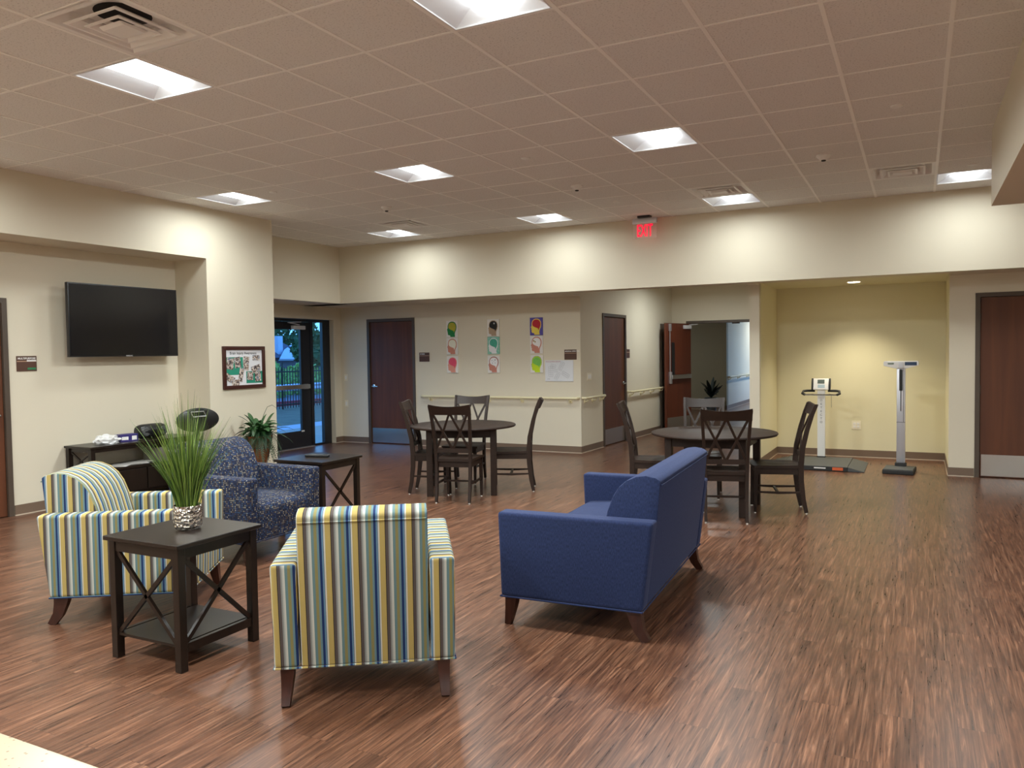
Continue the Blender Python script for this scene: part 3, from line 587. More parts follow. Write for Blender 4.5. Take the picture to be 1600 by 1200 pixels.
def painting(x, z, label, bgc, hc, bc, outline=None, extra=None):
    t = thing('painting', label, 'painting', (x, YB, z), 0, 'nine small paintings of heads')
    MB().box(-.11, .11, -.02, 0, -.14, .14, .002, 1).build('canvas', pm(*bgc) if bgc else M_canvas, t)
    yy = -.0205
    if outline: MB().prism([(p[0] * 1.05, p[1] * 1.04) for p in HEAD if p[1] > -.05], 1, yy, yy - .0006).build('painted_outline', pm(outline), t, smooth=0); yy -= .0006
    MB().prism([(p[0], max(p[1], -.136)) for p in HEAD], 1, yy, yy - .0008).build('painted_head', pm(*hc), t, smooth=0)
    MB().prism(BRAIN, 1, yy - .0008, yy - .0016).build('painted_brain', pm(*bc), t, smooth=0)
    if extra:
        for (ex, ez, er, ec) in extra: MB().lathe([(er, 0), (er, -.0006)], 12, (ex, yy - .0016, ez), 'y').build('painted_mark', pm(ec), t, smooth=0)
P1, P2, P3 = -6.931, -6.147, -5.372; Z1, Z2, Z3 = 1.983, 1.695, 1.39; SK = (206, 138, 116)
painting(P1, Z1, 'painted canvas with green head and yellow green brain, top of the left column', None, ((22, 128, 62),), ((150, 172, 40), (206, 170, 50)), (24, 96, 54))
painting(P1, Z2, 'painted canvas with pink head and empty white brain, middle of the left column', None, ((SK),), ((236, 234, 214),), (196, 130, 110))
painting(P1, Z3, 'painted canvas with pink head and crimson brain, bottom of the left column', None, ((222, 150, 130),), ((214, 60, 92), (232, 92, 118)))
painting(P2, Z1, 'painted canvas with tan head and black brain, top of the middle column', None, ((178, 152, 126),), ((22, 22, 26),), None, [(.02, .07, .014, (190, 190, 190))])
painting(P2, Z2, 'painted canvas with white face and teal swirls all around, middle of the centre column', ((70, 176, 150), (180, 216, 200)), ((236, 236, 238),), ((40, 150, 120), (90, 186, 160)))
painting(P2, Z3, 'painted canvas with pink head and white brain with dark dots, bottom of the middle column', None, ((198, 130, 112),), ((238, 236, 236),), (70, 66, 70), [(-.03, .06, .006, (60, 60, 64)), (.03, .07, .009, (60, 60, 64)), (-.02, .02, .006, (60, 60, 64)), (.03, .02, .006, (60, 60, 64)), (.005, .05, .004, (60, 60, 64))])
painting(P3, Z1, 'painted canvas with yellow head, red brain and blue corners, top of the right column', ((74, 66, 158), (94, 86, 170)), ((236, 214, 88),), ((186, 24, 40),), (214, 150, 150))
painting(P3, Z2, 'painted canvas with white brain and gold squiggle, middle of the right column', None, ((204, 136, 118),), ((240, 238, 236),), (190, 110, 96), [(-.045, .06, .014, (178, 150, 84)), (-.02, .045, .012, (178, 150, 84))])
painting(P3, Z3, 'painted canvas with lime face and mottled green brain, bottom of the right column', None, ((196, 222, 30),), ((140, 204, 84), (96, 176, 80)), (28, 84, 48))
# ---------------------------------------------------------------- evacuation plan
t = thing('evacuation_plan', 'white evacuation plan board with line drawing and red title', 'sign', (-4.99, YB, 1.28))
MB().box(-.24, .24, -.012, 0, -.165, .165, .002, 1).build('board', mat('white_board_laminate', sr(222, 224, 228), .35), t)
text('title_text', 'EVACUATION ROUTE', .026, mat('red_print', sr(176, 84, 70), .5), t, (-.228, -.0125, .142), (R(90), 0, 0), .0004, 0, 'LEFT')
f = MB()
def rect(cx, cz, w_, h2, a, nx=1, nz=1):
    Mx = Matrix.Translation((cx, -.0125, cz)) @ Matrix.Rotation(R(a), 4, 'Y'); th = .0016
    for i in range(nx + 1): x = -w_ / 2 + w_ * i / nx; f.box(x - th / 2, x + th / 2, -.0004, 0, -h2 / 2, h2 / 2, M=Mx)
    for i in range(nz + 1): z = -h2 / 2 + h2 * i / nz; f.box(-w_ / 2, w_ / 2, -.0004, 0, z - th / 2, z + th / 2, M=Mx)
rect(.04, .07, .06, .14, 28, 2, 6); rect(-.03, -.08, .06, .12, 28, 2, 5); rect(.11, -.06, .13, .06, 30, 6, 2); rect(-.14, -.01, .07, .16, 0, 2, 5); rect(-.10, .07, .08, .06, 15, 3, 2); rect(-.06, 0, .05, .03, -20, 2, 1)
f.build('plan_drawing', mat('grey_print', sr(120, 122, 128), .5), t, smooth=0)
text('legend_text', 'A  B', .02, M_black, t, (-.18, -.0125, -.13), (R(90), 0, 0), .0004)

# ================================================================ FURNITURE
def make_seatunit(name, label, cat, Wd, D, fabric, loc, rz, group=None, piping=None):
    """local: rear bottom edge at y=0, faces +y"""
    t = thing(name, label, cat, loc, rz, group); aw = .115; x1 = Wd / 2; xi = x1 - aw; zb = .17
    AP = [(0.0, zb), (D, zb), (D + .015, .655), (-.062, .655)]
    for s in (-1, 1):
        f = MB(); a, b2 = sorted((s * xi, s * x1)); f.prism(AP, 0, a, b2, .022, 4); f.uv('y'); f.build('armrest', fabric, t, 40)
    f = MB(); BP = [(.003, zb + .003), (.26, zb + .003), (.285, .44), (.225, .68), (.195, .76), (.16, .815), (.115, .855), (.06, .88), (.005, .888), (-.05, .878), (-.077, .862), (-.058, .655)]
    f.prism(BP, 0, -xi + .004, xi - .004, .012, 2); f.uv('x'); f.build('backrest', fabric, t, 50)
    f = MB(); SP = [(.24, zb + .003), (D - .004, zb + .003), (D + .004, .40), (D - .008, .435), (D - .05, .455), (D - .2, .468), (.24, .462)]
    f.prism(SP, 0, -xi + .004, xi - .004, .010, 2); f.uv('x'); f.build('seat', fabric, t, 50)
    f = MB(); f.tube([(-x1, 0, zb), (x1, 0, zb), (x1, D, zb), (-x1, D, zb), (-x1, 0, zb)], .005, 6)
    f.uv('x'); f.build('piping', fabric, t); f = MB()
    f.tube([(-xi + .01, -.079, .838), (xi - .01, -.079, .838)], .0035, 6)
    f.uv('x'); f.build('seam', fabric, t)
    for s in (-1, 1):
        MB().rectpath([(s * (x1 - .055), D - .055, zb + .004), (s * (x1 - .05), D - .045, .09), (s * (x1 - .043), D - .03, 0)], [.07, .055, .036], [.07, .055, .036]).build('leg', M_leg, t)
        MB().rectpath([(s * (x1 - .055), .055, zb + .004), (s * (x1 - .055), .045, .12), (s * (x1 - .052), .028, .06), (s * (x1 - .05), -.012, 0)], [.06, .055, .046, .036], [.085, .07, .055, .042]).build('leg', M_leg, t)
    return t
# near striped chair: rear corners (-2.548,2.586) and (-1.882,3.046)
def rear(a, b2): return ((a[0] + b2[0]) / 2, (a[1] + b2[1]) / 2, 0), math.atan2(b2[1] - a[1], b2[0] - a[0])
lc, ra = rear((-2.548, 2.586), (-1.882, 3.046))
make_seatunit('armchair', 'striped yellow and blue armchair seen from behind, nearest the camera', 'armchair', .81, .79, M_stripe, lc, ra, 'striped armchairs')
A_ = Vector((-4.513, 2.808)); B_ = Vector((-3.867, 3.238)); fd = (B_ - A_).normalized(); lf_ = Vector((-fd.y, fd.x)); mid = A_ + lf_ * .40
make_seatunit('armchair', 'striped yellow and blue armchair seen from its side, behind the potted grass table', 'armchair', .80, .79, M_stripe, (mid.x, mid.y, 0), math.atan2(fd.y, fd.x) - R(90), 'striped armchairs')
make_seatunit('armchair', 'navy armchair with small woven squares beside the low table with the remote', 'armchair', .80, .79, M_dots, (-5.205, 4.645, 0), R(-90))
fs_ = math.atan2(4.0 - 3.935, -1.303 + 2.136); rv_ = R(93.2)
sm = Vector((-1.303, 4.0)) + Vector((math.cos(rv_), math.sin(rv_))) * .815
make_seatunit('sofa', 'dark blue two seat sofa with its back to the right', 'sofa', 1.63, .83, M_sofa, (sm.x, sm.y, 0), rv_)

# ---------------------------------------------------------------- side tables
def side_table(label, loc):
    t = thing('side_table', label, 'side table', loc, 0, 'square dark side tables'); q = .28; g_ = .26; w_ = .044
    MB().box(-q, q, -q, q, .622, .645, .003, 1).build('tabletop', M_esp, t)
    for sx_ in (-1, 1):
        for sy_ in (-1, 1):
            a, b2 = sorted((sx_ * g_, sx_ * (g_ - w_))); c_, d_ = sorted((sy_ * g_, sy_ * (g_ - w_))); MB().box(a, b2, c_, d_, 0, .622, .002, 1).build('leg', M_esp, t)
    f = MB(); i_ = g_ - w_
    for s in (-1, 1): a, b2 = sorted((s * (g_ - .006), s * (g_ - .026))); f.box(-i_, i_, a, b2, .565, .622).box(a, b2, -i_, i_, .565, .622)
    f.build('apron', M_esp, t, smooth=0)
    f = MB(); f.box(-i_, i_, -g_ + .01, g_ - .01, .122, .136).box(g_ - .03, g_ - .008, -i_, i_, .09, .136).box(-g_ + .008, -g_ + .03, -i_, i_, .09, .136).build('lower_shelf', M_esp, t, smooth=0)
    for (a, b2, u) in (((-i_, -g_ + .02, .565), (i_, -g_ + .02, .136), (0, 1, 0)), ((i_, -g_ + .02, .565), (-i_, -g_ + .02, .136), (0, 1, 0)), ((g_ - .02, -i_, .565), (g_ - .02, i_, .136), (1, 0, 0)), ((g_ - .02, i_, .565), (g_ - .02, -i_, .136), (1, 0, 0))):
        MB().bar(a, b2, .022, .016, u).build('cross_brace', M_esp, t, smooth=0)
    return t
side_table('square dark side table holding the potted grass, left front', (-3.495, 2.92, 0))
side_table('square dark side table with the remote, beyond the navy armchair', (-4.85, 5.545, 0))
# potted grass
t = thing('potted_grass', 'tall green grass in a hammered silver pot on the front side table', 'potted plant', (-3.495, 2.945, .645))
m, n, l, b = nt('hammered_silver_glaze'); M_pot = m; b.inputs['Metallic'].default_value = 1; b.inputs['Base Color'].default_value = (.55, .51, .47, 1); b.inputs['Roughness'].default_value = .2
tc = n.new('ShaderNodeTexCoord'); vr = n.new('ShaderNodeTexVoronoi'); vr.inputs['Scale'].default_value = 62; mp = n.new('ShaderNodeMapping'); mp.inputs['Scale'].default_value = (1, 1, .9); l.new(tc.outputs['Object'], mp.inputs[0]); l.new(mp.outputs[0], vr.inputs[0])
bp = n.new('ShaderNodeBump'); bp.inputs['Strength'].default_value = 1; bp.inputs['Distance'].default_value = .008; l.new(vr.outputs['Distance'], bp.inputs['Height']); l.new(bp.outputs[0], b.inputs['Normal'])
MB().lathe([(.060, .0), (.064, .006), (.068, .014), (.073, .02), (.074, .125), (.072, .13), (.068, .13), (.066, .10), (.001, .095)], 40).build('pot', M_pot, t)
random.seed(5); f = MB()
for i in range(420):
    a = random.uniform(0, 2 * math.pi); r0 = random.uniform(0, .05); out = random.random() ** .8; H_ = random.uniform(.36, .68) * (1 - .30 * out) if i % 7 else random.uniform(.55, .72) * (1 - .25 * out)
    lean = .03 + .30 * out * random.uniform(.6, 1.0); w_ = random.uniform(.0022, .0042); bx, by = r0 * math.cos(a), r0 * math.sin(a); a2 = a + random.uniform(-.35, .35); th = random.uniform(0, 3.14)
    pts = []
    for k in range(6):
        s = k / 5; d_ = lean * (.55 * s + .45 * s * s) * (H_ / .55); pts.append(Vector((bx + d_ * math.cos(a2), by + d_ * math.sin(a2), .09 + H_ * (s - .12 * out * s * s))))
    sd = Vector((math.cos(th), math.sin(th), 0)); P = []
    for k, p in enumerate(pts): ww = w_ * (1 - (k / 5) ** 2 * .92); P += [p - sd * ww, p + sd * ww]
    f.mi = i % 3; f.poly(P, [(2 * k, 2 * k + 1, 2 * k + 3, 2 * k + 2) for k in range(5)])
Gm = [mat('grass_green', sr(94, 122, 44), .5), mat('grass_light_green', sr(126, 150, 68), .5), mat('grass_dark_green', sr(54, 80, 28), .5)]
f.build('grass_blades', Gm, t, smooth=0)
# remote
t = thing('remote_control', 'black remote lying on the dark side table', 'remote control', (-4.87, 5.55, .645), R(14))
MB().box(-.115, .115, -.024, .024, 0, .022, .009, 3).build('body', M_black, t); MB().box(-.09, .07, -.014, .014, .0215, .024).build('button_pad', M_dgrey, t, smooth=0)

# ---------------------------------------------------------------- dining chairs
def make_chair():
    t = thing('dining_chair', '', 'chair', group='dark wooden dining chairs'); rp_ = lambda s: [(s * .180, -.005, .012), (s * .180, .022, .14), (s * .182, .042, .32), (s * .184, .045, .46), (s * .190, .032, .62), (s * .199, -.008, .80), (s * .208, -.052, .95), (s * .213, -.085, 1.035)]
    for s in (-1, 1):
        lg = MB().rectpath(rp_(s), [.026, .028, .030, .032, .030, .028, .027, .026], [.034, .040, .046, .050, .046, .040, .036, .034]).build('leg', M_esp2, t)
        MB().lathe([(.009, 0), (.009, .013)], 10, (s * .180, -.005, 0)).build('glide', M_white, lg)
        lg = MB().rectpath([(s * .190, .462, .012), (s * .190, .455, .2), (s * .190, .45, .435)], [.024, .032, .038], [.024, .032, .038]).build('leg', M_esp2, t)
        MB().lathe([(.009, 0), (.009, .013)], 10, (s * .190, .462, 0)).build('glide', M_white, lg)
        MB().rectpath([(s * .182, .035, .205), (s * .188, .24, .20), (s * .189, .445, .205)], .018, [.016, .024, .016]).build('stretcher', M_esp2, t)
    MB().rectpath([(-.186, .25, .2), (0, .25, .2), (.186, .25, .2)], [.02, .024, .02], [.015, .020, .015], (0, 1, 0)).build('stretcher', M_esp2, t)
    # saddle seat
    f = MB(); N = 12; g_ = []
    def sh(u, v): # u -1..1, v 0..1
        hw = .195 + .030 * v; bow = .02 * (1 - u * u) * v; x = u * hw; y = .03 + v * (.44 + bow)
        z = .463 - .011 * math.exp(-((abs(u) - .42) / .3) ** 2) * math.exp(-((v - .45) / .3) ** 2) - .006 * max(0, v - .85) / .15
        return x, y, z
    for j in range(N + 1):
        g_.append([sh(-1 + 2 * i / N, j / N) for i in range(N + 1)])
    P = [p for r_ in g_ for p in r_]; Q = [(p[0], p[1], .436) for p in P]; n1_ = N + 1; F = []
    for j in range(N):
        for i in range(N): k = j * n1_ + i; F += [(k, k + 1, k + n1_ + 1, k + n1_), (k + len(P), k + n1_ + len(P), k + n1_ + 1 + len(P), k + 1 + len(P))]
    rim = [i for i in range(n1_)] + [j * n1_ + N for j in range(1, n1_)] + [N * n1_ + i for i in range(N - 1, -1, -1)] + [j * n1_ for j in range(N - 1, 0, -1)]
    for a, b2 in zip(rim, rim[1:] + rim[:1]): F.append((a, a + len(P), b2 + len(P), b2))
    f.poly(P + Q, F); bmesh.ops.recalc_face_normals(f.bm, faces=f.bm.faces); f.build('seat', M_esp2, t)
    f = MB(); f.box(-.172, .172, .05, .068, .375, .437).box(-.175, .175, .44, .458, .375, .437)
    for s in (-1, 1): f.bar((s * .182, .06, .406), (s * .188, .44, .406), .018, .062)
    f.build('apron', M_esp2, t, smooth=0)
    # top rail, bowed back
    f = MB(); K = 10; pts = []
    for k in range(K + 1):
        u = -1 + 2 * k / K; x = u * .224; bow = -.030 * (1 - u * u)
        pts.append((x, bow, u))
    P = []
    for x, bow, u in pts:
        zt = 1.045 - .022 * (1 - u * u); zb_ = .935
        for (yy, zz) in ((-.058, zb_), (-.036, zb_), (-.078, zt), (-.100, zt)): P.append((x, yy + bow, zz))
    F = [(0, 1, 2, 3)[::-1], tuple(4 * K + q for q in (0, 1, 2, 3))]
    for k in range(K):
        for q in range(4): F.append((4 * k + q, 4 * k + (q + 1) % 4, 4 * k + 4 + (q + 1) % 4, 4 * k + 4 + q))
    f.poly(P, F); bmesh.ops.recalc_face_normals(f.bm, faces=f.bm.faces); f.build('top_rail', M_esp2, t)
    MB().bar((-.178, .030, .555), (.178, .030, .555), .018, .045).build('lower_rail', M_esp2, t, smooth=0)
    for a, b2 in ((-.185, -.008), (.008, .185)):
        for x0, x1_ in ((a, b2), (b2, a)):
            f = MB(); z0, z1 = .575, .94; y0, y1 = .028, -.068; xc = (x0 + x1_) / 2
            f.rectpath([(x0 * .93, y0, z0), (x0 * .93 * .5 + x1_ * .5, -.005, (z0 + z1) / 2 - .0), (x1_, y1 if abs(x1_) < .1 else y1 + .015, z1)], .024, .011 if x0 < x1_ else .014); f.build('lattice_bar', M_esp2, t, smooth=0)
    return t
CH0 = make_chair(); first = [True]
def chair(x, y, face, label):
    rz = math.atan2(face[1], face[0]) - R(90)
    if first[0]: CH0.location = (x, y, 0); CH0.rotation_euler = (0, 0, rz); CH0['label'] = label; first[0] = False
    else: dup(CH0, (x, y, 0), rz, label)
chair(-4.325, 7.0, (-.255, .967), 'dark dining chair with its back to the camera at the left round table')
chair(-5.13, 7.455, (.93, .36), 'dark dining chair on the left side of the left round table')
chair(-3.93, 8.13, (-.917, -.40), 'dark dining chair on the right side of the left round table')
chair(-5.0, 8.55, (.22, -.975), 'dark dining chair on the far side of the left round table')
chair(-1.535, 7.16, (-.26, .966), 'dark dining chair with its back to the camera at the right round table')
chair(-2.67, 7.83, (.97, .22), 'dark dining chair left of the right round table, partly behind the sofa')
chair(-.99, 8.04, (-.965, -.264), 'dark dining chair on the right side of the right round table, before the alcove')
chair(-2.11, 8.70, (.15, -.99), 'dark dining chair on the far side of the right round table')
# ---------------------------------------------------------------- round tables
def round_table(label, x, y, rz, r=.61):
    t = thing('round_table', label, 'table', (x, y, 0), rz, 'dark round dining tables')
    MB().lathe([(r - .03, .732), (r - .008, .736), (r, .746), (r - .004, .757), (r - .012, .76)], 72).build('tabletop', M_esp2, t)
    for a in (-1, 1):
        for b2 in (-1, 1):
            x0, x1_ = sorted((a * .385, a * .318)); y0, y1 = sorted((b2 * .385, b2 * .318)); MB().box(x0, x1_, y0, y1, 0, .733, .003, 1).build('leg', M_esp2, t)
    f = MB()
    for s in (-1, 1): a, b2 = sorted((s * .345, s * .367)); f.box(-.318, .318, a, b2, .64, .733).box(a, b2, -.318, .318, .64, .733)
    f.build('apron', M_esp2, t, smooth=0)
round_table('dark round dining table on the left, before the paintings', -4.64, 7.75, R(28))
round_table('dark round dining table on the right, behind the sofa', -1.80, 7.83, 0)

# ---------------------------------------------------------------- console table and what it carries
t = thing('console_table', 'dark console table with shelf and drawers under the television', 'console table', (-8.06, 5.23, 0), 0)
LX, LY = .44, 1.36
MB().box(0, LX, 0, LY, .626, .65, .003, 1).build('tabletop', M_esp, t)
for a in (.012, LX - .062):
    for b2 in (.012, LY - .062): MB().box(a, a + .05, b2, b2 + .05, 0, .626, .002, 1).build('leg', M_esp, t)
MB().box(.02, LX - .01, .03, LY - .03, .37, .395).build('shelf', M_esp, t, smooth=0)
f = MB(); f.box(LX - .04, LX - .02, .06, LY - .06, .585, .626).box(.02, LX - .02, .03, .05, .585, .626).box(.02, LX - .02, LY - .05, LY - .03, .585, .626).build('apron', M_esp, t, smooth=0)
MB().box(.02, LX - .03, .05, LY - .05, .10, .37).build('cabinet_body', M_esp, t, smooth=0)
for a, b2 in ((.07, LY / 2 - .01), (LY / 2 + .01, LY - .07)):
    d_ = MB().box(LX - .03, LX - .012, a, b2, .12, .355, .002, 1).build('drawer', M_esp, t); MB().lathe([(.008, 0), (.008, .015), (.016, .022), (.012, .03)], 16, (LX - .012, (a + b2) / 2, .25), 'x').build('knob', M_esp2, d_)
for y in (.04, LY - .04):
    for q in ((.06, .395, LX - .06, .585), (LX - .06, .395, .06, .585)): MB().bar((q[0], y, q[1]), (q[2], y, q[3]), .018, .016, (0, 1, 0)).build('cross_brace', M_esp, t, smooth=0)
M_pur = mat('purple_box_print', sr(52, 44, 112), .5); M_clear = mat('crumpled_clear_plastic', (.75, .75, .74), .25)
o = MB().box(-.06, .06, -.10, .10, 0, .08).build('carton_body', M_pur, None, smooth=0)
t = thing('carton', 'small purple and white carton on the console table', 'box', (-7.82, 5.80, .65), R(-8)); o.parent = t
MB().box(.0602, .0610, -.085, -.01, .02, .055).box(.0602, .0610, .03, .085, .015, .06).build('carton_label', M_white, t, smooth=0)
def blob(name, m, loc, sx_, sy_, sz_, amp, seed, lab, cat):
    random.seed(seed); bm = bmesh.new(); bmesh.ops.create_icosphere(bm, subdivisions=3, radius=1)
    for v in bm.verts: k = 1 + random.uniform(-amp, amp); v.co = Vector((v.co.x * sx_ * k, v.co.y * sy_ * k, max(0, (v.co.z + .55)) * sz_ * k))
    f = MB(); f.bm = bm; o = f.build(name, m, loc=loc, smooth=25); return tag(o, lab, cat)
blob('plastic_bag', M_clear, (-7.80, 5.55, .65), .10, .13, .06, .2, 3, 'crumpled clear plastic bag on the left end of the console table', 'plastic bag')
random.seed(2)
for i, (x, y, a, lab) in enumerate(((-7.83, 5.75, 10, 'loose sheet of paper leftmost on the console shelf'), (-7.80, 5.86, -20, 'loose sheet of paper in the middle of the console shelf pile'), (-7.78, 5.68, 35, 'loose sheet of paper turned sideways on the console shelf'), (-7.82, 5.98, 5, 'loose sheet of paper rightmost on the console shelf'))):
    f = MB(); f.box(-.108, .108, -.14, .14, 0, .0015); f.rotz(R(a)); tag(f.build('paper_sheet', M_canvas, loc=(x, y, .3955 + .002 * i), smooth=0), lab, 'paper', 'papers on the console shelf')
# portable stereo
t = thing('portable_stereo', 'rounded black portable stereo on the console table behind the grass', 'stereo', (-7.83, 6.12, .65), R(90))
MB().lathe([(.03, -.17), (.07, -.165), (.082, -.13), (.085, 0), (.082, .13), (.07, .165), (.03, .17)], 28, (0, 0, .085), 'x').build('body', M_black, t)
MB().lathe([(.001, 0), (.045, .002), (.052, .012)], 24, (-.11, -.082, .085), 'y').build('speaker', M_dgrey, t); MB().lathe([(.001, 0), (.045, .002), (.052, .012)], 24, (.11, -.082, .085), 'y').build('speaker', M_dgrey, t)
t = thing('printer', 'low grey box shaped device on the console shelf behind the grass', 'printer', (-7.82, 6.25, .3955), R(90))
MB().box(-.17, .17, -.19, .10, 0, .16, .01).build('body', mat('grey_device_plastic', sr(120, 116, 108), .5), t); MB().box(-.06, .15, -.193, -.19, .08, .12).build('front_slot', M_white, t, smooth=0)
# exercise machine
t = thing('exercise_bike', 'black exercise machine with oval console panel, mostly hidden by the grass', 'exercise machine', (-7.28, 6.30, 0), R(80))
MB().box(-.05, .05, -.25, .25, 0, .05, .01).box(-.22, .22, -.29, -.23, 0, .06, .01).box(-.22, .22, .23, .29, 0, .06, .01).build('base', M_black, t)
MB().tube([(0, .02, .04), (0, .02, .45), (0, 0, .76)], [.05, .04, .03], 14).build('post', M_black, t)
MB().lathe([(.02, -.02), (.13, -.018), (.155, 0), (.13, .018), (.02, .02)], 40, (0, -.02, .86), 'y', sx=1.72, sy=.88).build('console_panel', M_black, t)
MB().tube([(-.10, -.045, .955), (.06, -.045, .955), (.09, -.045, .90), (-.07, -.045, .90), (-.10, -.045, .955)], .007, 8).build('display_frame', M_silver, t)
MB().box(-.14, .14, -.03, .10, .10, .62, .04, 3).build('shroud', mat('grey_green_shroud', sr(120, 124, 104), .5), t)
# ---------------------------------------------------------------- planter with ferns
t = thing('potted_fern', 'cone shaped brown planter with dark green ferns beside the entry door', 'potted plant', (-7.12, 7.08, 0))
M_bas = woodmat('brown_woven_cone', sr(104, 58, 26), sr(140, 82, 38), .6, (1, 1, 3), 40)
MB().lathe([(.03, .10), (.06, .2), (.105, .36), (.155, .58), (.165, .61), (.158, .61), (.14, .56), (.01, .54)], 12).build('planter', M_bas, t, 20)
f = MB()
for k in range(3):
    a = k * 2.094 + .4; f.tube([(.168 * math.cos(a), .168 * math.sin(a), .60), (.10 * math.cos(a), .10 * math.sin(a), .30), (.06 * math.cos(a), .06 * math.sin(a), .18), (.17 * math.cos(a), .17 * math.sin(a), 0)], .005, 8)
for z, r in ((.47, .138), (.2, .068)): f.tube([(r * math.cos(q), r * math.sin(q), z) for q in [2 * math.pi * k / 24 for k in range(25)]], .004, 6)
f.build('iron_stand', M_black, t)
M_fern = mat('fern_green', sr(38, 66, 40), .5, var=.3, vscale=20); M_leaf = mat('broad_leaf_green', sr(48, 86, 44), .4, var=.25, vscale=12)
def frond(f, base, a, L, rise, droop, seed, nl=22, lw=.035):
    rnd_ = random.Random(seed); d = Vector((math.cos(a), math.sin(a), 0)); sd = Vector((-d.y, d.x, 0)); pts = []
    for k in range(nl + 1): s = k / nl; pts.append(base + d * (L * s) + Vector((0, 0, rise * s - droop * s * s)))
    for k in range(1, nl + 1):
        s = k / nl; p = pts[k]; tg = (pts[k] - pts[k - 1]).normalized(); wl = lw * math.sin(math.pi * min(1, s * .9 + .08)) + .006
        for q in (-1, 1):
            o_ = (sd * q + tg * .45 + Vector((0, 0, -.25))).normalized(); f.poly([p - tg * .004, p + o_ * wl * .5 + tg * .007, p + o_ * wl, p + o_ * wl * .5 - tg * .006], [(0, 1, 2, 3)])
    f.tube(pts[::3], .0016, 4)
def leaf(f, base, a, L, rise, droop, w_, tw=0):
    d = Vector((math.cos(a), math.sin(a), 0)); sd = Vector((-d.y, d.x, tw)).normalized(); P = []; N = 8
    for k in range(N + 1):
        s = k / N; p = base + d * (L * s) + Vector((0, 0, rise * s - droop * s * s)); ww = w_ * (math.sin(math.pi * (s * .92 + .04)) ** .8)
        P += [p - sd * ww + Vector((0, 0, .25 * ww)), p, p + sd * ww + Vector((0, 0, .25 * ww))]
    F = []
    for k in range(N): F += [(3 * k, 3 * k + 1, 3 * k + 4, 3 * k + 3), (3 * k + 1, 3 * k + 2, 3 * k + 5, 3 * k + 4)]
    f.poly(P, F)
f = MB(); random.seed(9)
for i in range(80): frond(f, Vector((random.uniform(-.08, .08), random.uniform(-.08, .08), .60)), i * .55 + random.uniform(-.2, .2), random.uniform(.16, .36), random.uniform(.12, .34), random.uniform(.25, .62), i, lw=random.uniform(.028, .042))
f.build('fern_fronds', M_fern, t, smooth=0)
f = MB()
for i in range(34): leaf(f, Vector((random.uniform(-.05, .05), random.uniform(-.05, .05), .60)), random.uniform(0, 6.28), random.uniform(.14, .34), random.uniform(.24, .48), random.uniform(.15, .40), random.uniform(.022, .040), random.uniform(-.5, .5))
for i in range(60): leaf(f, Vector((random.uniform(-.14, .14), random.uniform(-.14, .14), .60 + random.uniform(0, .16))), random.uniform(0, 6.28), random.uniform(.05, .1), random.uniform(0, .06), random.uniform(0, .06), random.uniform(.015, .026), random.uniform(-.6, .6))
f.build('broad_leaves', M_leaf, t)
f = MB(); f.tube([(.0, .02, .6), (.02, .06, .85), (.03, .12, .95), (.04, .19, .97), (.05, .25, .93)], [.003, .003, .003, .003, .001], 6).build('bare_stem', M_fern, t)
# corridor plant
t = thing('potted_plant', 'dark leafy plant against the olive corridor wall beyond the open door', 'potted plant', (-4.75, 20.4, 0))
MB().lathe([(.12, 0), (.17, .34), (.16, .35), (.15, .33), (.01, .32)], 24).build('pot', M_dgrey, t)
f = MB(); random.seed(4)
for i in range(26): leaf(f, Vector((0, 0, .33 + random.uniform(0, .12))), random.uniform(0, 6.28), random.uniform(.15, .32), random.uniform(.12, .48), random.uniform(.02, .15), random.uniform(.035, .055), random.uniform(-.5, .5))
f.build('foliage', mat('dark_foliage', sr(20, 34, 22), .5), t)

# ---------------------------------------------------------------- wheelchair scale
t = thing('platform_scale', 'low dark grey platform scale with white column in the yellow alcove', 'scale', (-1.19, 11.2, 0))
MB().box(-.41, .395, -.44, .52, .004, .062, .004, 1).build('platform', [M_dgrey], t)
for s in (-1, 1):
    a, b2 = (.40, .59) if s > 0 else (-.60, -.415)
    f = MB(); f.prism([(a, .004), (b2, .004), (b2, .058 if s < 0 else .008), (a, .008 if s < 0 else .058)], 1, -.43, .50); f.build('ramp', M_dgrey, t, smooth=0)
MB().box(-.40, .39, -.444, -.44, .006, .058).build('front_edge', M_rub, t, smooth=0)
MB().box(.22, .345, -.447, -.444, .015, .052).build('orange_label', mat('orange_sticker', sr(210, 96, 50), .5), t, smooth=0)
MB().box(.0, .14, -.447, -.444, .03, .045).build('white_label', M_white, t, smooth=0)
MB().box(-.06, .05, .44, .50, .062, .075).build('column_foot', M_rub, t, smooth=0)
MB().box(-.054, .046, .44, .49, .075, 1.0, .006).build('column', M_white, t)
text('column_lettering', 'D\nE\nT\nE\nC\nT\nO', .040, M_dgrey, t, (-.004, .4385, .70), (R(90), 0, 0), .0005, 0, 'CENTER', 1.25)
f = MB(); f.box(-.10, .10, -.018, .018, -.08, .08, .008); bmesh.ops.rotate(f.bm, verts=f.bm.verts, cent=(0, 0, 0), matrix=Matrix.Rotation(R(-18), 3, 'X'))
ind = f.build('indicator', M_white, t, loc=(-.004, .43, 1.075))
def onind(mb, name, m): bmesh.ops.rotate(mb.bm, verts=mb.bm.verts, cent=(0, 0, 0), matrix=Matrix.Rotation(R(-18), 3, 'X')); return mb.build(name, m, ind, smooth=0)
onind(MB().box(-.045, .045, -.0205, -.018, .005, .06), 'display', mat('grey_lcd', sr(84, 96, 88), .3)); onind(MB().box(-.04, .05, -.0205, -.018, -.055, -.01), 'keypad', mat('pale_blue_keypad', sr(170, 190, 200), .4))
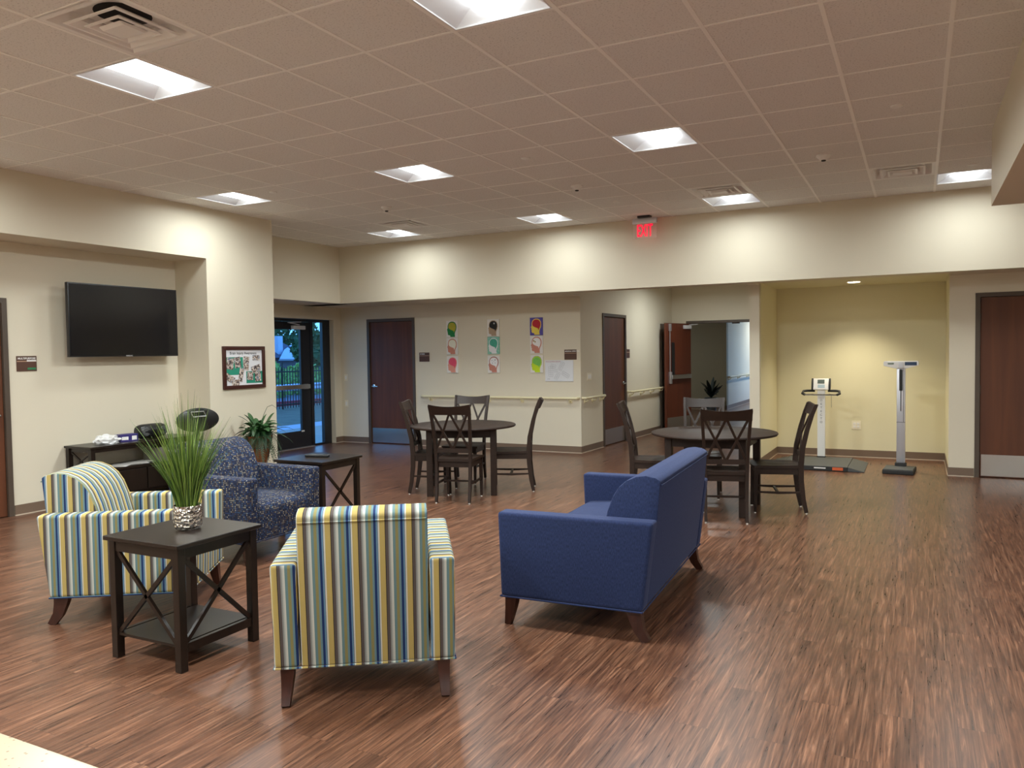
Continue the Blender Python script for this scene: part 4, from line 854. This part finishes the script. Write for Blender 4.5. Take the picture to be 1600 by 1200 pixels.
for s in (-1, 1): onind(MB().lathe([(.085, 0), (.085, .022)], 24, (s * .112 - .011, 0, 0), 'x', sx=.35, sy=1), 'side_cheek', M_rub)
for s in (-1, 1): MB().tube([(s * .085, .44, .985), (s * .185, .43, .985), (s * .23, .40, .98), (s * .24, .36, .95), (s * .205, .33, .935)], .017, 12).build('handle_grip', M_rub, t)
MB().tube([(-.21, .33, .935), (.20, .33, .935)], .011, 10).build('handle_bar', M_chrome, t)
MB().tube([(.13, .40, .93), (.132, .40, .76)], .002, 6).build('cord', M_dgrey, t)
# ---------------------------------------------------------------- physician scale
t = thing('height_scale', 'tall grey upright weighing scale with wide white head at the right of the alcove', 'scale', (-.205, 11.0, 0), R(-4))
MB().box(-.175, .175, -.24, .22, .0, .055, .012, 3).build('base', M_rub, t); MB().box(-.165, .165, -.225, .14, .054, .062, .004, 2).build('platform', M_dgrey, t)
MB().box(-.065, .065, .10, .19, .055, .10, .004).build('column_foot', M_rub, t)
MB().box(-.050, .050, .13, .175, .10, 1.30, .008).build('column', M_silver, t); MB().box(.028, .034, .1285, .13, .62, 1.29).box(-.05, .05, .1285, .13, .615, .621).build('column_groove', M_dgrey, t, smooth=0)
MB().box(-.018, .018, .108, .13, 1.02, 1.29, .004).tube([(0, .12, .76), (0, .12, 1.02)], .004).build('height_rod', M_rub, t)
f = MB(); f.prism([(-.2, .035), (-.19, .05), (.19, .05), (.2, .035), (.2, -.005), (.06, -.045), (-.06, -.045), (-.2, -.01)], 1, -.035, .035, .008, 2); hd = f.build('head', M_white, t, loc=(-.0, .14, 1.345))
MB().box(.045, .18, -.038, -.035, -.005, .038).build('display', mat('blue_keypad', sr(44, 66, 96), .35), hd, smooth=0); MB().box(-.15, -.08, -.038, -.035, .008, .028).build('grip_slot', mat('sage_grey', sr(120, 134, 118), .5), hd, smooth=0)
MB().box(-.028, .028, -.05, -.035, -.04, .038, .006).build('pivot_block', M_lgrey, hd)

# ---------------------------------------------------------------- counter at the corner of the frame
m, n, l, b = nt('speckled_cream_quartz'); M_q = m; tc = n.new('ShaderNodeTexCoord'); vr = n.new('ShaderNodeTexVoronoi'); vr.inputs['Scale'].default_value = 90; l.new(tc.outputs['Object'], vr.inputs[0])
r = n.new('ShaderNodeValToRGB'); r.color_ramp.elements[0].position = .12; r.color_ramp.elements[1].position = .2; r.color_ramp.elements[0].color = (*sr(136, 110, 74), 1); r.color_ramp.elements[1].color = (*sr(186, 168, 136), 1)
l.new(vr.outputs['Distance'], r.inputs[0]); l.new(r.outputs[0], b.inputs['Base Color']); b.inputs['Roughness'].default_value = .3
t = thing('reception_counter', 'cream speckled stone counter corner at the lower left edge', 'counter', (-1.5, .2, 0))
MB().box(-1.2, 1.3, -.45, .425, 1.01, 1.05, .004).build('countertop', M_q, t); MB().box(-1.15, 1.25, -.40, .33, 0, 1.01).build('counter_base', M_esp, t, smooth=0)

# ================================================================ OUTSIDE, beyond the entry door
M_conc = mat('pale_concrete', sr(190, 190, 186), .8, var=.08, vscale=3); M_grass = mat('worn_lawn', sr(120, 112, 82), .95, var=.5, vscale=3)
tag(MB().box(-12.9, -9.45, 4, 30, -.09, -.02).build('patio', M_conc, smooth=0), 'pale concrete patio outside the entry door', 'patio'); bpy.data.objects['patio']['kind'] = 'structure'
o = MB().box(-18.2, -12.9, 4, 45, -.13, -.04).build('lawn', M_grass, smooth=0); o['kind'] = 'structure'
o = MB().box(-60, -18.2, 4, 120, -.5, -.15).build('road', mat('asphalt', sr(120, 122, 126), .9, var=.15, vscale=2), smooth=0); o['kind'] = 'structure'
tag(MB().box(-19.1, -18.9, 4, 50, -.15, .06).build('curb', mat('red_curb_paint', sr(176, 60, 66), .7), smooth=0), 'red painted curb beyond the black fence', 'curb')
t = thing('fence', 'black metal picket fence outside the entry door', 'fence', (-17.2, 8, -.04))
f = MB(); f.box(-.02, .02, 0, 24, 1.12, 1.16).box(-.02, .02, 0, 24, .12, .16).build('fence_rail', M_black, t, smooth=0)
f = MB()
for k in range(200): f.box(-.01, .01, k * .12, k * .12 + .02, .02, 1.28)
pk = f.build('picket', M_black, t, smooth=0); pk['kind'] = 'stuff'
f = MB()
for k in range(13): f.box(-.018, .018, k * 1.95 + .35, k * 1.95 + .385, 0, 1.42); 
f.build('post_row', M_black, t, smooth=0)
t = thing('guard_rail', 'grey metal guard rail along the road behind the fence', 'guard rail', (-21.0, 10, -.15)); f = MB()
f.prism([(-.03, .42), (.04, .47), (-.01, .55), (.04, .63), (-.03, .68), (-.05, .55)], 1, 0, 35); f.build('rail', M_lgrey, t, smooth=0)
for k in range(18): MB().box(-.12, -.04, k * 1.9, k * 1.9 + .12, -.0, .64).build('post', M_lgrey, t, smooth=0)
def bushes(name, lab, cat, spots, m, seed, leafs=900, ls=.16, trunk=False, group=None):
    random.seed(seed)
    for i, (x, y, z, r, lb) in enumerate(spots):
        t = thing(name, lb, cat, (x, y, -.2), 0, group); f = MB()
        for k in range(leafs):
            a = random.uniform(0, 6.283); ph = math.acos(random.uniform(-1, 1)); q = r * random.uniform(.45, 1) ** .5; c_ = Vector((q * math.sin(ph) * math.cos(a), q * math.sin(ph) * math.sin(a), z + q * .85 * math.cos(ph)))
            if c_.z < 0.02: continue
            u = Vector((random.uniform(-1, 1), random.uniform(-1, 1), random.uniform(-1, 1))).normalized(); v = u.orthogonal().normalized(); s = ls * random.uniform(.5, 1.2)
            f.poly([c_ - u * s, c_ + v * s * .5, c_ + u * s, c_ - v * s * .5], [(0, 1, 2, 3)])
        f.build('foliage', m, t, smooth=0)
        MB().tube([(0, 0, 0), (0, 0, z)], .12 if trunk else .04, 8).build('trunk', M_esp2, t)
M_bush = mat('bush_green', sr(160, 190, 96), .8, var=.4, vscale=2); M_tree = mat('tree_green', sr(70, 104, 62), .8, var=.4, vscale=1)
bushes('bush', '', 'bush', [(-24.5, 24.6, .6, 1.25, 'leftmost light green bush behind the guard rail'), (-24.8, 27.5, .5, 1.15, 'light green bush in the middle behind the guard rail'), (-24.5, 30.2, .7, 1.2, 'light green bush seen through the narrow sidelight'), (-24.3, 33.0, .6, 1.2, 'rightmost light green bush behind the guard rail')], M_bush, 3, 1300, .13, group='bushes across the road')
bushes('tree', '', 'tree', [(-33, 37.5, 2.2, 1.25, 'green tree seen in the top of the narrow sidelight'), (-50, 53.5, 4.4, 2.6, 'tree rising behind the house roof')], M_tree, 8, 1500, .3, True)
# house
M_roof = mat('blue_grey_shingles', sr(84, 88, 98), .8, bump=.5, bscale=8); M_brick = mat('dim_brick', sr(120, 110, 112), .9, var=.2, vscale=4)
t = thing('house', 'house with sloped grey roofs and a pale chimney across the road', 'house', (-38, 36, -.2))
MB().box(-8, 0, 0, 14, 0, 1.75).build('wall', M_brick, t, smooth=0)
f = MB(); f.poly([(.3, -1, 1.7), (.3, 6.6, 1.7), (-3.4, 5.0, 3.75), (-3.4, -1, 3.75)], [(0, 1, 2, 3)]); f.poly([(.3, 6.6, 1.7), (-8.5, 6.6, 1.7), (-3.4, 5.0, 3.75)], [(0, 1, 2)]); f.poly([(-8.5, 6.6, 1.7), (-8.5, -1, 1.7), (-3.4, -1, 3.75), (-3.4, 5.0, 3.75)], [(0, 1, 2, 3)])
f.build('roof', M_roof, t, smooth=0)
M_pale = mat('pale_metal_roof', sr(214, 222, 230), .7)
for P in ([(.5, 3.3, 1.62), (.1, 4.2, 2.25), (.0, 4.62, 2.4), (.5, 5.7, 1.6)], [(.3, 4.95, 2.2), (0, 5.8, 2.95), (-.4, 6.4, 2.9), (.2, 6.2, 2.2)], [(.5, 6.6, 1.75), (.5, 13, 1.75), (-2.5, 11.5, 2.6), (-2.5, 7.5, 2.6)]):
    f = MB(); n_ = len(P); f.poly(P + [(x - .1, y, z - .12) for x, y, z in P], [tuple(range(n_)), tuple(range(2 * n_ - 1, n_ - 1, -1))] + [(i, i + n_, (i + 1) % n_ + n_, (i + 1) % n_) for i in range(n_)]); f.build('lower_roof', M_pale, t, smooth=0)
MB().box(-.6, -.1, 3.83, 4.27, 1.7, 3.15).build('chimney', mat('pale_chimney', sr(206, 214, 226), .8), t, smooth=0)
MB().box(0, .05, 5.9, 7.2, .6, 1.5).build('window', M_white, t, smooth=0)
